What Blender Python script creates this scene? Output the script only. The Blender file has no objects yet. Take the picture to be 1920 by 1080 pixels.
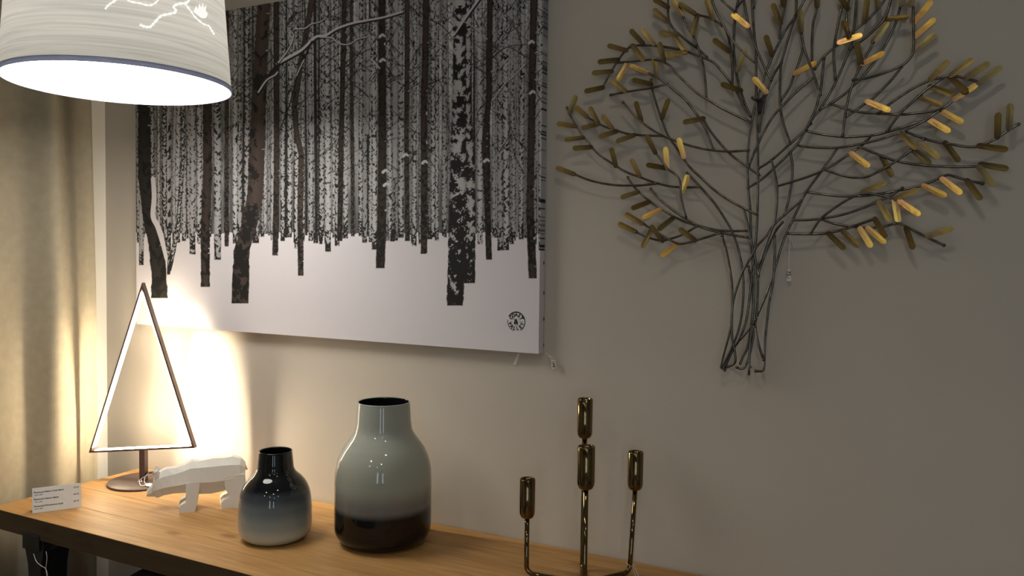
import bpy, bmesh, math, random
import numpy as np
from mathutils import Vector, Matrix

# ----------------------------------------------------------------- camera, light, exposure
sc = bpy.context.scene
COL = sc.collection
F_PX, W_PX, H_PX = 1500.0, 1920.0, 1080.0
CAM = Vector((0.0, -1.70, 1.48))                    # eye 1.7 m in front of the back wall (y = 0)
YAW, PITCH, ROLL = math.radians(27.035), math.radians(2.3165), math.radians(0.74)
_r0 = Vector((math.cos(YAW), math.sin(YAW), 0))
_f0 = Vector((-math.sin(YAW), math.cos(YAW), 0))
FWD = _f0 * math.cos(PITCH) + Vector((0, 0, -1)) * math.sin(PITCH)
_u0 = _r0.cross(FWD)
RGT = _r0 * math.cos(ROLL) + _u0 * math.sin(ROLL)
UPV = _u0 * math.cos(ROLL) - _r0 * math.sin(ROLL)
cam_data = bpy.data.cameras.new('camera')
cam_data.sensor_width = 36.0
cam_data.lens = F_PX / W_PX * 36.0
cam_data.clip_start = 0.02
cam = bpy.data.objects.new('camera', cam_data)
COL.objects.link(cam)
cam.matrix_world = Matrix(((RGT.x, UPV.x, -FWD.x, CAM.x), (RGT.y, UPV.y, -FWD.y, CAM.y),
                           (RGT.z, UPV.z, -FWD.z, CAM.z), (0, 0, 0, 1)))
sc.camera = cam

sc.view_settings.view_transform = 'Standard'
sc.view_settings.look = 'None'
sc.view_settings.gamma = 1.0
sc.view_settings.use_curve_mapping = False
sc.view_settings.exposure = 0.0
sc.cycles.use_denoising = True
sc.cycles.max_bounces = 8
sc.cycles.sample_clamp_indirect = 4.0

world = bpy.data.worlds.new('daylight')
sc.world = world
world.use_nodes = True
world.node_tree.nodes['Background'].inputs[0].default_value = (0.75, 0.87, 1.0, 1)
world.node_tree.nodes['Background'].inputs[1].default_value = 0.6

P_PENDANT_FACE = 13.5        # radiance of the pendant's diffuser
P_PENDANT_BULB = 4.6       # watts inside the shade
P_LED = 46.0                # radiance of the triangle lamp's strips
P_LED_FAN = 5.5             # watts per metre of the diode rows
P_SPOT = 7.0               # watts of each ceiling downlight
P_WINDOW = 5.0              # radiance of the shop window panes

# ----------------------------------------------------------------- helpers
def ray(px, py):
    return RGT * (px - W_PX / 2) + UPV * (H_PX / 2 - py) + FWD * F_PX
def at_y(px, py, y):
    d = ray(px, py); return CAM + d * ((y - CAM.y) / d.y)
def at_z(px, py, z):
    d = ray(px, py); return CAM + d * ((z - CAM.z) / d.z)
def at_x(px, py, x):
    d = ray(px, py); return CAM + d * ((x - CAM.x) / d.x)
def at_plane(px, py, p, n):
    d = ray(px, py); return CAM + d * ((Vector(p) - CAM).dot(n) / d.dot(n))
def upright(px, py, b):
    """point of a thing standing at b (facing us) seen at px, py"""
    return at_plane(px, py, b, Vector((CAM.x - b[0], CAM.y - b[1], 0)))

def tag(o, label=None, cat=None, group=None, kind=None):
    if label: o['label'] = label
    if cat: o['category'] = cat
    if group: o['group'] = group
    if kind: o['kind'] = kind
    return o
def empty(name, loc=(0, 0, 0), label=None, cat=None, group=None):
    o = bpy.data.objects.new(name, None)
    o.empty_display_size = 0.05
    COL.objects.link(o); o.location = loc
    return tag(o, label, cat, group)
def link(name, me, mat=None, parent=None):
    o = bpy.data.objects.new(name, me)
    COL.objects.link(o)
    if mat is not None and not me.materials: me.materials.append(mat)
    if parent is not None:
        o.parent = parent
        o.matrix_parent_inverse = Matrix.Translation(-Vector(parent.location)) if parent.parent is None else Matrix.Identity(4)
    return o
def from_bm(name, bm, mat=None, parent=None, smooth=False):
    bmesh.ops.recalc_face_normals(bm, faces=bm.faces)
    me = bpy.data.meshes.new(name)
    bm.to_mesh(me); bm.free()
    if smooth:
        me.polygons.foreach_set('use_smooth', [True] * len(me.polygons))
    return link(name, me, mat, parent)
def add_box(bm, lo, hi, bevel=0.0, seg=2):
    r = bmesh.ops.create_cube(bm, size=1.0)
    vs = r['verts']
    lo, hi = Vector(lo), Vector(hi)
    for v in vs:
        v.co = Vector(((lo[i] + hi[i]) / 2 + v.co[i] * (hi[i] - lo[i])) for i in range(3))
    if bevel > 0:
        es = list({e for v in vs for e in v.link_edges})
        bmesh.ops.bevel(bm, geom=es, offset=bevel, segments=seg, affect='EDGES', profile=0.5)
def box(name, lo, hi, mat, parent=None, bevel=0.0, seg=2):
    bm = bmesh.new(); add_box(bm, lo, hi, bevel, seg)
    return from_bm(name, bm, mat, parent)
def smooth_path(pts, n=6):
    pts = [Vector(p) for p in pts]
    if len(pts) < 3: return pts
    out = []
    for i in range(len(pts) - 1):
        p0 = pts[max(i - 1, 0)]; p1 = pts[i]; p2 = pts[i + 1]; p3 = pts[min(i + 2, len(pts) - 1)]
        for k in range(n):
            t = k / n
            out.append(0.5 * ((2 * p1) + (p2 - p0) * t + (2 * p0 - 5 * p1 + 4 * p2 - p3) * t * t + (3 * p1 - p0 - 3 * p2 + p3) * t ** 3))
    out.append(pts[-1])
    return out
def add_tube(bm, path, r, seg=8, cap=True):
    path = [Vector(p) for p in path]
    rings = []
    t0 = (path[1] - path[0]).normalized()
    n = t0.orthogonal().normalized()
    for i, p in enumerate(path):
        a = path[max(i - 1, 0)]; b = path[min(i + 1, len(path) - 1)]
        t = (b - a).normalized() if (b - a).length > 1e-9 else t0
        n = (n - t * n.dot(t)).normalized()
        bi = t.cross(n)
        rr = r[i] if isinstance(r, (list, tuple)) else r
        rings.append([bm.verts.new(p + (n * math.cos(2 * math.pi * k / seg) + bi * math.sin(2 * math.pi * k / seg)) * rr) for k in range(seg)])
    for i in range(len(rings) - 1):
        for k in range(seg):
            bm.faces.new((rings[i][k], rings[i][(k + 1) % seg], rings[i + 1][(k + 1) % seg], rings[i + 1][k]))
    if cap:
        bm.faces.new(rings[0][::-1]); bm.faces.new(rings[-1])
def tube(name, path, r, mat, parent=None, seg=8, smooth=True):
    bm = bmesh.new(); add_tube(bm, path, r, seg)
    return from_bm(name, bm, mat, parent, smooth)
def add_lathe(bm, prof, seg=64, center=(0, 0, 0)):
    c = Vector(center); rings = []
    for r, z in prof:
        if r < 1e-6: rings.append([bm.verts.new(c + Vector((0, 0, z)))])
        else: rings.append([bm.verts.new(c + Vector((r * math.cos(2 * math.pi * k / seg), r * math.sin(2 * math.pi * k / seg), z))) for k in range(seg)])
    for a, b in zip(rings[:-1], rings[1:]):
        for k in range(seg):
            k2 = (k + 1) % seg
            if len(a) == 1 and len(b) == 1: continue
            if len(a) == 1: bm.faces.new((a[0], b[k], b[k2]))
            elif len(b) == 1: bm.faces.new((a[k], a[k2], b[0]))
            else: bm.faces.new((a[k], a[k2], b[k2], b[k]))
def lathe(name, prof, mat, parent=None, seg=64, center=(0, 0, 0), smooth=True):
    bm = bmesh.new(); add_lathe(bm, prof, seg, center)
    return from_bm(name, bm, mat, parent, smooth)
def text_mesh(txt, size, bold=0.0):
    cu = bpy.data.curves.new('t', 'FONT'); cu.body = txt; cu.size = size
    cu.align_x = 'LEFT'; cu.resolution_u = 3; cu.offset = bold
    o = bpy.data.objects.new('t', cu); COL.objects.link(o)
    dg = bpy.context.evaluated_depsgraph_get()
    me = bpy.data.meshes.new_from_object(o.evaluated_get(dg))
    bpy.data.objects.remove(o); bpy.data.curves.remove(cu)
    return me
def add_text(bm, txt, size, mat4, center=True, bold=0.0):
    me = text_mesh(txt, size, bold)
    if len(me.vertices):
        xs = [v.co.x for v in me.vertices]
        off = Vector((-(min(xs) + max(xs)) / 2, 0, 0)) if center else Vector((0, 0, 0))
        me.transform(mat4 @ Matrix.Translation(off))
        bm.from_mesh(me)
    bpy.data.meshes.remove(me)

# ----------------------------------------------------------------- materials
def mat_new(name):
    m = bpy.data.materials.new(name); m.use_nodes = True
    return m, m.node_tree.nodes, m.node_tree.links, m.node_tree.nodes['Principled BSDF']
def pbr(name, col, rough=0.5, metal=0.0, spec=0.5, coat=0.0, noise=0.0, nscale=20.0, bump=0.0, bscale=200.0, stretch=(1, 1, 1)):
    m, N, L, b = mat_new(name)
    b.inputs['Base Color'].default_value = (*col, 1)
    b.inputs['Roughness'].default_value = rough
    b.inputs['Metallic'].default_value = metal
    b.inputs['Specular IOR Level'].default_value = spec
    b.inputs['Coat Weight'].default_value = coat
    b.inputs['Coat Roughness'].default_value = 0.05
    if noise or bump:
        tc = N.new('ShaderNodeTexCoord'); mp = N.new('ShaderNodeMapping')
        mp.inputs['Scale'].default_value = stretch
        L.new(tc.outputs['Object'], mp.inputs['Vector'])
    if noise:
        n = N.new('ShaderNodeTexNoise'); n.inputs['Scale'].default_value = nscale; n.inputs['Detail'].default_value = 5
        L.new(mp.outputs['Vector'], n.inputs['Vector'])
        r = N.new('ShaderNodeValToRGB')
        r.color_ramp.elements[0].position = 0.3; r.color_ramp.elements[1].position = 0.7
        r.color_ramp.elements[0].color = (*[c * (1 - noise) for c in col], 1)
        r.color_ramp.elements[1].color = (*[min(1, c * (1 + noise)) for c in col], 1)
        L.new(n.outputs['Fac'], r.inputs['Fac']); L.new(r.outputs['Color'], b.inputs['Base Color'])
    if bump:
        n2 = N.new('ShaderNodeTexNoise'); n2.inputs['Scale'].default_value = bscale; n2.inputs['Detail'].default_value = 3
        L.new(mp.outputs['Vector'], n2.inputs['Vector'])
        bp = N.new('ShaderNodeBump'); bp.inputs['Strength'].default_value = bump; bp.inputs['Distance'].default_value = 0.002
        L.new(n2.outputs['Fac'], bp.inputs['Height']); L.new(bp.outputs['Normal'], b.inputs['Normal'])
    return m
def emit(name, col, s):
    m = bpy.data.materials.new(name); m.use_nodes = True
    N, L = m.node_tree.nodes, m.node_tree.links
    N.clear()
    e = N.new('ShaderNodeEmission'); o = N.new('ShaderNodeOutputMaterial')
    e.inputs[0].default_value = (*col, 1); e.inputs[1].default_value = s
    L.new(e.outputs[0], o.inputs[0])
    return m

M_WALL = pbr('wall_paint', (0.505, 0.46, 0.405), 0.85, spec=0.2, noise=0.03, nscale=3, bump=0.25, bscale=60)
M_CEIL = pbr('ceiling_paint', (0.7, 0.68, 0.64), 0.9, spec=0.1, noise=0.02, nscale=4)
M_FLOOR = pbr('floor_tile', (0.16, 0.14, 0.12), 0.45, noise=0.15, nscale=4)
M_TRIM = pbr('trim_paint', (0.75, 0.74, 0.7), 0.5, noise=0.02, nscale=8)
M_BLACK = pbr('black_iron', (0.012, 0.012, 0.013), 0.5, noise=0.3, nscale=40, bump=0.2, bscale=120)
M_BLACKP = pbr('black_plastic', (0.012, 0.012, 0.014), 0.35, noise=0.2, nscale=60)
M_BROWN = pbr('brown_lacquer', (0.085, 0.05, 0.044), 0.42, noise=0.08, nscale=30, bump=0.1, bscale=500)
M_PAPER = pbr('white_paper', (0.72, 0.71, 0.69), 0.8, spec=0.2, noise=0.02, nscale=30)
M_STRING = pbr('white_string', (0.7, 0.68, 0.64), 0.8, spec=0.2, noise=0.05, nscale=200)
M_INK = pbr('ink', (0.06, 0.06, 0.065), 0.8, spec=0.1, noise=0.1, nscale=100)
M_STAMP = pbr('stamp_ink', (0.03, 0.03, 0.03), 0.8, spec=0.1, noise=0.4, nscale=120)
M_PLASTER = pbr('white_plaster', (0.74, 0.72, 0.68), 0.75, spec=0.2, noise=0.03, nscale=15, bump=0.06, bscale=250)
M_BRASS = pbr('polished_brass', (0.17, 0.125, 0.065), 0.07, metal=1.0, noise=0.03, nscale=8)
M_WIRE = pbr('dark_wire', (0.15, 0.14, 0.125), 0.28, metal=1.0, noise=0.45, nscale=60, bump=0.25, bscale=160)
M_LED = emit('led_strip', (1.0, 0.83, 0.58), P_LED)

def wood_mat(name, a, b_, c, rough=0.5):
    m, N, L, b = mat_new(name)
    tc = N.new('ShaderNodeTexCoord')
    mp = N.new('ShaderNodeMapping'); mp.inputs['Scale'].default_value = (1.6, 16, 16)
    L.new(tc.outputs['Object'], mp.inputs['Vector'])
    n1 = N.new('ShaderNodeTexNoise'); n1.inputs['Scale'].default_value = 2.2; n1.inputs['Detail'].default_value = 7; n1.inputs['Distortion'].default_value = 1.3
    L.new(mp.outputs['Vector'], n1.inputs['Vector'])
    mp2 = N.new('ShaderNodeMapping'); mp2.inputs['Scale'].default_value = (7, 150, 150)
    L.new(tc.outputs['Object'], mp2.inputs['Vector'])
    n2 = N.new('ShaderNodeTexNoise'); n2.inputs['Scale'].default_value = 1.0; n2.inputs['Detail'].default_value = 4
    L.new(mp2.outputs['Vector'], n2.inputs['Vector'])
    r = N.new('ShaderNodeValToRGB'); e = r.color_ramp.elements
    e[0].position = 0.3; e[0].color = (*a, 1); e[1].position = 0.72; e[1].color = (*b_, 1)
    mid = r.color_ramp.elements.new(0.5); mid.color = (*[(x + y) / 2 for x, y in zip(a, b_)], 1)
    L.new(n1.outputs['Fac'], r.inputs['Fac'])
    mx = N.new('ShaderNodeMix'); mx.data_type = 'RGBA'; mx.blend_type = 'MULTIPLY'
    mx.inputs[0].default_value = 0.28
    r2 = N.new('ShaderNodeValToRGB'); r2.color_ramp.elements[0].color = (0.5, 0.45, 0.4, 1); r2.color_ramp.elements[1].color = (1, 1, 1, 1)
    r2.color_ramp.elements[0].position = 0.35; r2.color_ramp.elements[1].position = 0.62
    L.new(n2.outputs['Fac'], r2.inputs['Fac'])
    L.new(r.outputs['Color'], mx.inputs[6]); L.new(r2.outputs['Color'], mx.inputs[7])
    # knots
    v = N.new('ShaderNodeTexVoronoi'); v.inputs['Scale'].default_value = 1.0
    mp3 = N.new('ShaderNodeMapping'); mp3.inputs['Scale'].default_value = (4.0, 9.0, 9.0); mp3.inputs['Location'].default_value = (0.4, 0.1, 0)
    L.new(tc.outputs['Object'], mp3.inputs['Vector']); L.new(mp3.outputs['Vector'], v.inputs['Vector'])
    r3 = N.new('ShaderNodeValToRGB'); r3.color_ramp.elements[0].position = 0.05; r3.color_ramp.elements[1].position = 0.14
    r3.color_ramp.elements[0].color = (*c, 1); r3.color_ramp.elements[1].color = (1, 1, 1, 1)
    L.new(v.outputs['Distance'], r3.inputs['Fac'])
    mx2 = N.new('ShaderNodeMix'); mx2.data_type = 'RGBA'; mx2.blend_type = 'MULTIPLY'; mx2.inputs[0].default_value = 0.7
    L.new(mx.outputs[2], mx2.inputs[6]); L.new(r3.outputs['Color'], mx2.inputs[7])
    L.new(mx2.outputs[2], b.inputs['Base Color'])
    b.inputs['Roughness'].default_value = rough
    b.inputs['Specular IOR Level'].default_value = 0.35
    bp = N.new('ShaderNodeBump'); bp.inputs['Strength'].default_value = 0.15; bp.inputs['Distance'].default_value = 0.001
    L.new(n2.outputs['Fac'], bp.inputs['Height']); L.new(bp.outputs['Normal'], b.inputs['Normal'])
    return m
M_WOOD = wood_mat('oak_top', (0.36, 0.19, 0.062), (0.53, 0.305, 0.115), (0.42, 0.28, 0.2))

M_EDGE = wood_mat('shaded_edge', (0.055, 0.033, 0.018), (0.085, 0.052, 0.027), (0.5, 0.4, 0.3))  # darker copy of the table wood; front-face shade put into its colour

# ----------------------------------------------------------------- the room
ZT = 0.80                      # table top height
XL = -2.335                    # left wall
XR, YB, ZC = 2.6, -4.6, 2.75   # right wall, wall behind the photographer, ceiling
T = 0.12
def struct(name, lo, hi, mat, label=None):
    o = box(name, lo, hi, mat); o['kind'] = 'structure'
    if label: o['label'] = label
    return o
struct('floor', (XL - T, YB - T, -0.1), (XR + T, T, 0.0), M_FLOOR, 'dark floor of the showroom under the table')
struct('ceiling', (XL - T, YB - T, ZC), (XR + T, T, ZC + 0.1), M_CEIL, 'white painted ceiling of the showroom')
struct('wall_back', (XL - T, 0.0, 0.0), (XR + T, T, ZC), M_WALL, 'grey beige wall behind the canvas and metal tree')
struct('wall_left', (XL - T, YB, 0.0), (XL, 0.0, ZC), M_TRIM, 'pale side wall behind the curtain')
struct('wall_right', (XR, YB, 0.0), (XR + T, 0.0, ZC), M_WALL, 'grey beige wall right of the photographer')
struct('baseboard_back', (XL, -0.014, 0.0), (XR, 0.0, 0.08), M_TRIM, 'white baseboard along the back wall')
# wall behind the photographer with two tall shop windows
WIN = [(0.55, 1.0), (1.75, 2.25)]
Z0, Z1 = 0.5, 2.2
bm = bmesh.new()
xs = [XL - T] + [v for w in WIN for v in w] + [XR + T]
for i in range(0, len(xs), 2): add_box(bm, (xs[i], YB - T, 0), (xs[i + 1], YB, ZC))
for a, b_ in WIN:
    add_box(bm, (a, YB - T, 0), (b_, YB, Z0)); add_box(bm, (a, YB - T, Z1), (b_, YB, ZC))
o = from_bm('wall_front', bm, M_WALL); o['kind'] = 'structure'; o['label'] = 'wall behind the photographer with two tall windows'
M_SKYGLASS = emit('daylight_glass', (0.70, 0.88, 1.0), P_WINDOW)
for i, (a, b_) in enumerate(WIN):
    w = empty('window_%d' % (i + 1), ((a + b_) / 2, YB - 0.06, Z0), 'tall shop window full of bluish daylight, %s one' % ('left' if i == 0 else 'right'))
    w['kind'] = 'structure'
    bm = bmesh.new()
    for lo, hi in (((a, Z0), (a + 0.05, Z1)), ((b_ - 0.05, Z0), (b_, Z1)), ((a, Z0), (b_, Z0 + 0.05)), ((a, Z1 - 0.05), (b_, Z1)), ((a, 1.45), (b_, 1.5))):
        add_box(bm, (lo[0], YB - 0.09, lo[1]), (hi[0], YB - 0.03, hi[1]))
    from_bm('window_frame', bm, M_TRIM, w)
    for z0, z1 in ((Z0 + 0.05, 1.45), (1.5, Z1 - 0.05)):
        box('pane', (a + 0.05, YB - 0.066, z0), (b_ - 0.05, YB - 0.056, z1), M_SKYGLASS, w)

# ceiling downlights
M_SPOTGLASS = emit('downlight_glass', (1.0, 0.9, 0.74), 60.0)
def downlight(x, y, aim, label, power, angle=80):
    d = empty('ceiling_downlight', (x, y, ZC), label, 'ceiling light', 'ceiling downlights')
    lathe('trim_ring', [(0.045, 0), (0.045, -0.006), (0.034, -0.008), (0.032, 0.0)], M_TRIM, d, 32, (x, y, ZC))
    lathe('lens', [(0.0, -0.004), (0.031, -0.004), (0.031, -0.001)], M_SPOTGLASS, d, 24, (x, y, ZC))
    ld = bpy.data.lights.new('downlight_bulb', 'SPOT')
    ld.energy = power; ld.color = (1.0, 0.91, 0.78); ld.spot_size = math.radians(angle); ld.spot_blend = 0.9; ld.shadow_soft_size = 0.09
    lo = bpy.data.objects.new('downlight_bulb', ld); COL.objects.link(lo); lo.parent = d
    lo.location = (0, 0, -0.02)
    lo.rotation_euler = (Vector(aim) - Vector((x, y, ZC - 0.02))).to_track_quat('-Z', 'Y').to_euler()
SPOT_TREE = Vector((-0.15, -1.15, ZC - 0.02))
downlight(SPOT_TREE.x, SPOT_TREE.y, (-0.25, 0, 1.55), 'ceiling downlight aimed at the metal tree', P_SPOT * 1.25, 100)
for x, y, lab in ((-1.1, -2.4, 'in the row behind the photographer, leftmost'), (0.2, -2.4, 'in the row behind the photographer, middle one'), (1.5, -2.4, 'in the row behind the photographer, rightmost'),
                  (-1.1, -3.7, 'in the row by the windows, leftmost'), (0.2, -3.7, 'in the row by the windows, middle one'), (1.5, -3.7, 'in the row by the windows, rightmost')):
    downlight(x, y, (x, y + 0.2, 0), 'ceiling downlight ' + lab, P_SPOT * 2.7, 150)

# ----------------------------------------------------------------- curtain on the left wall
M_CURTAIN = pbr('taupe_curtain', (0.36, 0.315, 0.235), 0.9, spec=0.15, noise=0.06, nscale=40, bump=0.3, bscale=500, stretch=(1, 1, 1))
def curtain():
    x_edge = -2.225
    yE = at_x(188, 600, x_edge).y
    nu, nv = 260, 60
    Ylen = 1.9
    bm = bmesh.new(); rows = []
    for j in range(nv + 1):
        z = 0.02 + (2.62 - 0.02) * j / nv
        row = []
        for i in range(nu + 1):
            s = i / nu * Ylen
            ph = s * 2 * math.pi / 0.215
            sag = max(0.0, (1.45 - z) / 1.45)
            amp = 0.033 + 0.006 * math.sin(s * 9.0)
            amp *= min(1.0, 0.35 + s * 9)
            x = -2.237 + amp * math.cos(ph + 0.35 * math.sin(z * 1.7 + s * 5) + 2.5) + 0.006 * math.cos(2.3 * ph + 1 + z)
            # the near edge leans away from the corner towards the floor and the rail
            lean = 0.022 * max(0.0, (0.95 - z)) + 0.02 * max(0.0, z - 1.35)
            y = yE - lean - s + 0.008 * math.sin(ph + 1.0)
            row.append(bm.verts.new((x, y, z)))
        rows.append(row)
    for j in range(nv):
        for i in range(nu):
            bm.faces.new((rows[j][i], rows[j][i + 1], rows[j + 1][i + 1], rows[j + 1][i]))
    root = empty('curtain', (-2.237, yE - 0.9, 0.02), 'long taupe fabric curtain hanging in soft folds left of the table', 'curtain')
    o = from_bm('drape', bm, M_CURTAIN, root, True)
    md = o.modifiers.new('thick', 'SOLIDIFY'); md.thickness = 0.003; md.offset = 0
    box('rail', (-2.25, yE - 2.0, 2.625), (-2.225, yE + 0.02, 2.65), M_TRIM, root)
    for k in range(4):
        y = yE - 0.1 - k * 0.55
        box('rail_bracket', (-2.243, y - 0.01, 2.645), (-2.232, y + 0.01, ZC), M_TRIM, root)
curtain()

# ----------------------------------------------------------------- table
TX0, TX1, TY0, TY1, TH = -2.16, -0.05, -0.467, -0.004, 0.052
def table():
    t = empty('wooden_table', ((TX0 + TX1) / 2, (TY0 + TY1) / 2, 0), 'long narrow solid wood console table with black iron legs', 'table')
    n = 4; w = (TY1 - TY0) / n
    rnd = random.Random(3)
    for k in range(n):
        y0, y1 = TY0 + k * w + (0.0002 if k else 0), TY0 + (k + 1) * w - (0.0002 if k < n - 1 else 0)
        bm = bmesh.new(); add_box(bm, (TX0, y0, ZT - TH), (TX1, y1, ZT), 0.0009, 1)
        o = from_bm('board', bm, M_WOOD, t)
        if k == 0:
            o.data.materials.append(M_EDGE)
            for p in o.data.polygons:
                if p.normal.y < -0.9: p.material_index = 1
        off = Vector((rnd.uniform(-3, 3), rnd.uniform(-3, 3), rnd.uniform(-3, 3)))
        o.data.transform(Matrix.Translation(-off)); o.location = off
    zb = ZT - TH
    for xm, sgn in ((-1.985, 1), (-0.25, -1)):
        for y0, y1, front in ((TY0 + 0.004, TY0 + 0.075, True), (TY1 - 0.075, TY1 - 0.004, False)):
            bm = bmesh.new()
            # tapered iron leg: wide head under the board, narrow neck, straight shank
            prof = [(zb, 0.040), (zb - 0.028, 0.038), (zb - 0.075, 0.026), (zb - 0.16, 0.021), (0.05, 0.017), (0.0, 0.021)]
            rings = []
            for z, hw in prof:
                rings.append([bm.verts.new(p) for p in ((xm - hw, y0, z), (xm + hw, y0, z), (xm + hw, y1, z), (xm - hw, y1, z))])
            for a, b_ in zip(rings[:-1], rings[1:]):
                for k in range(4): bm.faces.new((a[k], a[(k + 1) % 4], b_[(k + 1) % 4], b_[k]))
            bm.faces.new(rings[0]); bm.faces.new(rings[-1][::-1])
            leg = from_bm('leg', bm, M_BLACK, t)
            # gusset towards the middle of the table
            bm = bmesh.new()
            ym = (y0 + y1) / 2
            pts = [(xm + sgn * 0.036, zb), (xm + sgn * 0.085, zb), (xm + sgn * 0.085, zb - 0.006), (xm + sgn * 0.030, zb - 0.036)]
            A = [bm.verts.new((p[0], ym - 0.02, p[1])) for p in pts]; B = [bm.verts.new((p[0], ym + 0.02, p[1])) for p in pts]
            bm.faces.new(A); bm.faces.new(B[::-1])
            for k in range(4): bm.faces.new((A[k], A[(k + 1) % 4], B[(k + 1) % 4], B[k]))
            from_bm('gusset', bm, M_BLACK, t)
            if front:
                box('bracket', (xm - 0.036, TY0 - 0.004, zb - 0.03), (xm + 0.030, TY0, zb + 0.012), M_BLACK, t, 0.001, 1)
        box('foot_rail', (xm - 0.015, TY0 + 0.07, 0.10), (xm + 0.015, TY1 - 0.07, 0.14), M_BLACK, t)
    return t
table()

# black box under the table
def under_box():
    c = at_z(300, 1085, 0.66)
    r = empty('storage_box', (-1.62, -0.22, 0), 'plain black box standing on the floor under the wooden table', 'box')
    z1 = 0.69
    bm = bmesh.new(); add_box(bm, (-1.73, -0.40, 0.0), (-1.30, -0.04, z1 - 0.03), 0.006)
    from_bm('body', bm, M_BLACK, r)
    bm = bmesh.new()
    lo = [(-1.74, -0.41), (-1.29, -0.41), (-1.29, -0.03), (-1.74, -0.03)]
    hi = [(-1.70, -0.38), (-1.33, -0.38), (-1.33, -0.06), (-1.70, -0.06)]
    A = [bm.verts.new((*p, z1 - 0.03)) for p in lo]; B = [bm.verts.new((*p, z1)) for p in hi]
    bm.faces.new(A[::-1]); bm.faces.new(B)
    for k in range(4): bm.faces.new((A[k], A[(k + 1) % 4], B[(k + 1) % 4], B[k]))
    from_bm('lid', bm, M_BLACK, r)
under_box()

# ----------------------------------------------------------------- vases
def vase_mat(name, stops, z0, z1, rough=0.035):
    m, N, L, b = mat_new(name)
    tc = N.new('ShaderNodeTexCoord'); sp = N.new('ShaderNodeSeparateXYZ')
    L.new(tc.outputs['Object'], sp.inputs[0])
    n = N.new('ShaderNodeTexNoise'); n.inputs['Scale'].default_value = 14; n.inputs['Detail'].default_value = 2
    L.new(tc.outputs['Object'], n.inputs['Vector'])
    ad = N.new('ShaderNodeMath'); ad.operation = 'MULTIPLY_ADD'; ad.inputs[1].default_value = 0.006
    L.new(n.outputs['Fac'], ad.inputs[0]); L.new(sp.outputs['Z'], ad.inputs[2])
    mr = N.new('ShaderNodeMapRange'); mr.inputs[1].default_value = z0; mr.inputs[2].default_value = z1
    L.new(ad.outputs[0], mr.inputs[0])
    r = N.new('ShaderNodeValToRGB')
    while len(r.color_ramp.elements) < len(stops): r.color_ramp.elements.new(0.5)
    for e, (p, c) in zip(r.color_ramp.elements, stops): e.position = p; e.color = (*c, 1)
    r.color_ramp.interpolation = 'EASE'
    L.new(mr.outputs[0], r.inputs['Fac']); L.new(r.outputs['Color'], b.inputs['Base Color'])
    b.inputs['Roughness'].default_value = rough
    b.inputs['Specular IOR Level'].default_value = 0.42
    return m
M_INNER = pbr('black_glaze', (0.006, 0.007, 0.009), 0.12, noise=0.2, nscale=30)
def vase(base_px, rim_row, rows, name, label, stops):
    B = at_z(base_px[0], base_px[1], ZT)
    H = upright(base_px[0], rim_row, B).z - ZT
    prof = []
    for r_px, row in rows:
        p = upright(base_px[0], row, B)
        a = upright(base_px[0] - r_px, row, B); c = upright(base_px[0] + r_px, row, B)
        prof.append(((c - a).length / 2, p.z - ZT))
    # smooth the outline, bottom to top
    prof.sort(key=lambda q: q[1])
    sm = smooth_path([(q[0], 0, q[1]) for q in prof], 8)
    outer = [(v.x, v.z) for v in sm]
    rb = outer[0][0]
    prof_out = [(0.0, 0.003), (rb * 0.72, 0.003), (rb * 0.78, 0.0), (rb * 0.86, 0.0)] + [(r, max(z, 0.0)) for r, z in outer]
    rt, zt = outer[-1]
    prof_out += [(rt + 0.0004, zt + 0.0012), (rt - 0.0010, zt + 0.0022), (rt - 0.0026, zt + 0.0012)]
    t = empty(name, (B.x, B.y, ZT), label, 'vase', 'glazed bottle vases on the table')
    body = lathe('body', prof_out, vase_mat(name + '_glaze', stops, 0.0, H), None, 96)
    body.parent = t
    inner = [(r - 0.003, z) for r, z in outer if z > 0.012]
    prof_in = [(rt - 0.0026, zt + 0.0008)] + [(r, z) for r, z in inner[::-1]] + [(0.0, 0.012)]
    i = lathe('inside', prof_in, M_INNER, None, 72); i.parent = t
    return t
GREY = (0.34, 0.352, 0.305)
vase((718, 1013), 754, [(62, 1013), (75, 1007.5), (85, 1000), (90.2, 988), (91, 970), (91, 930), (91, 895), (89.5, 875), (84.5, 855), (76, 838), (66, 824), (57.5, 812), (53.3, 801), (51.5, 785), (49.3, 754)],
     'vase', 'large glossy vase with grey-green shoulders and a black bottom half', [(0.0, (0.005, 0.005, 0.006)), (0.25, (0.004, 0.004, 0.005)), (0.315, (0.17, 0.165, 0.155)), (0.48, GREY), (1.0, (0.36, 0.385, 0.345))])
vase((516.5, 1007), 846, [(48, 1007), (58, 1003), (66, 995), (69, 984), (69.3, 965), (69, 950), (66.5, 926), (60, 908), (50, 895), (40, 886), (35, 877), (33.5, 865), (31.5, 846)],
     'vase', 'small glossy vase fading from a black neck to a pale cream base', [(0.0, (0.55, 0.56, 0.46)), (0.08, (0.48, 0.50, 0.43)), (0.26, (0.27, 0.30, 0.295)), (0.43, (0.14, 0.165, 0.18)), (0.56, (0.045, 0.053, 0.065)), (0.65, (0.005, 0.006, 0.008))])

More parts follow.
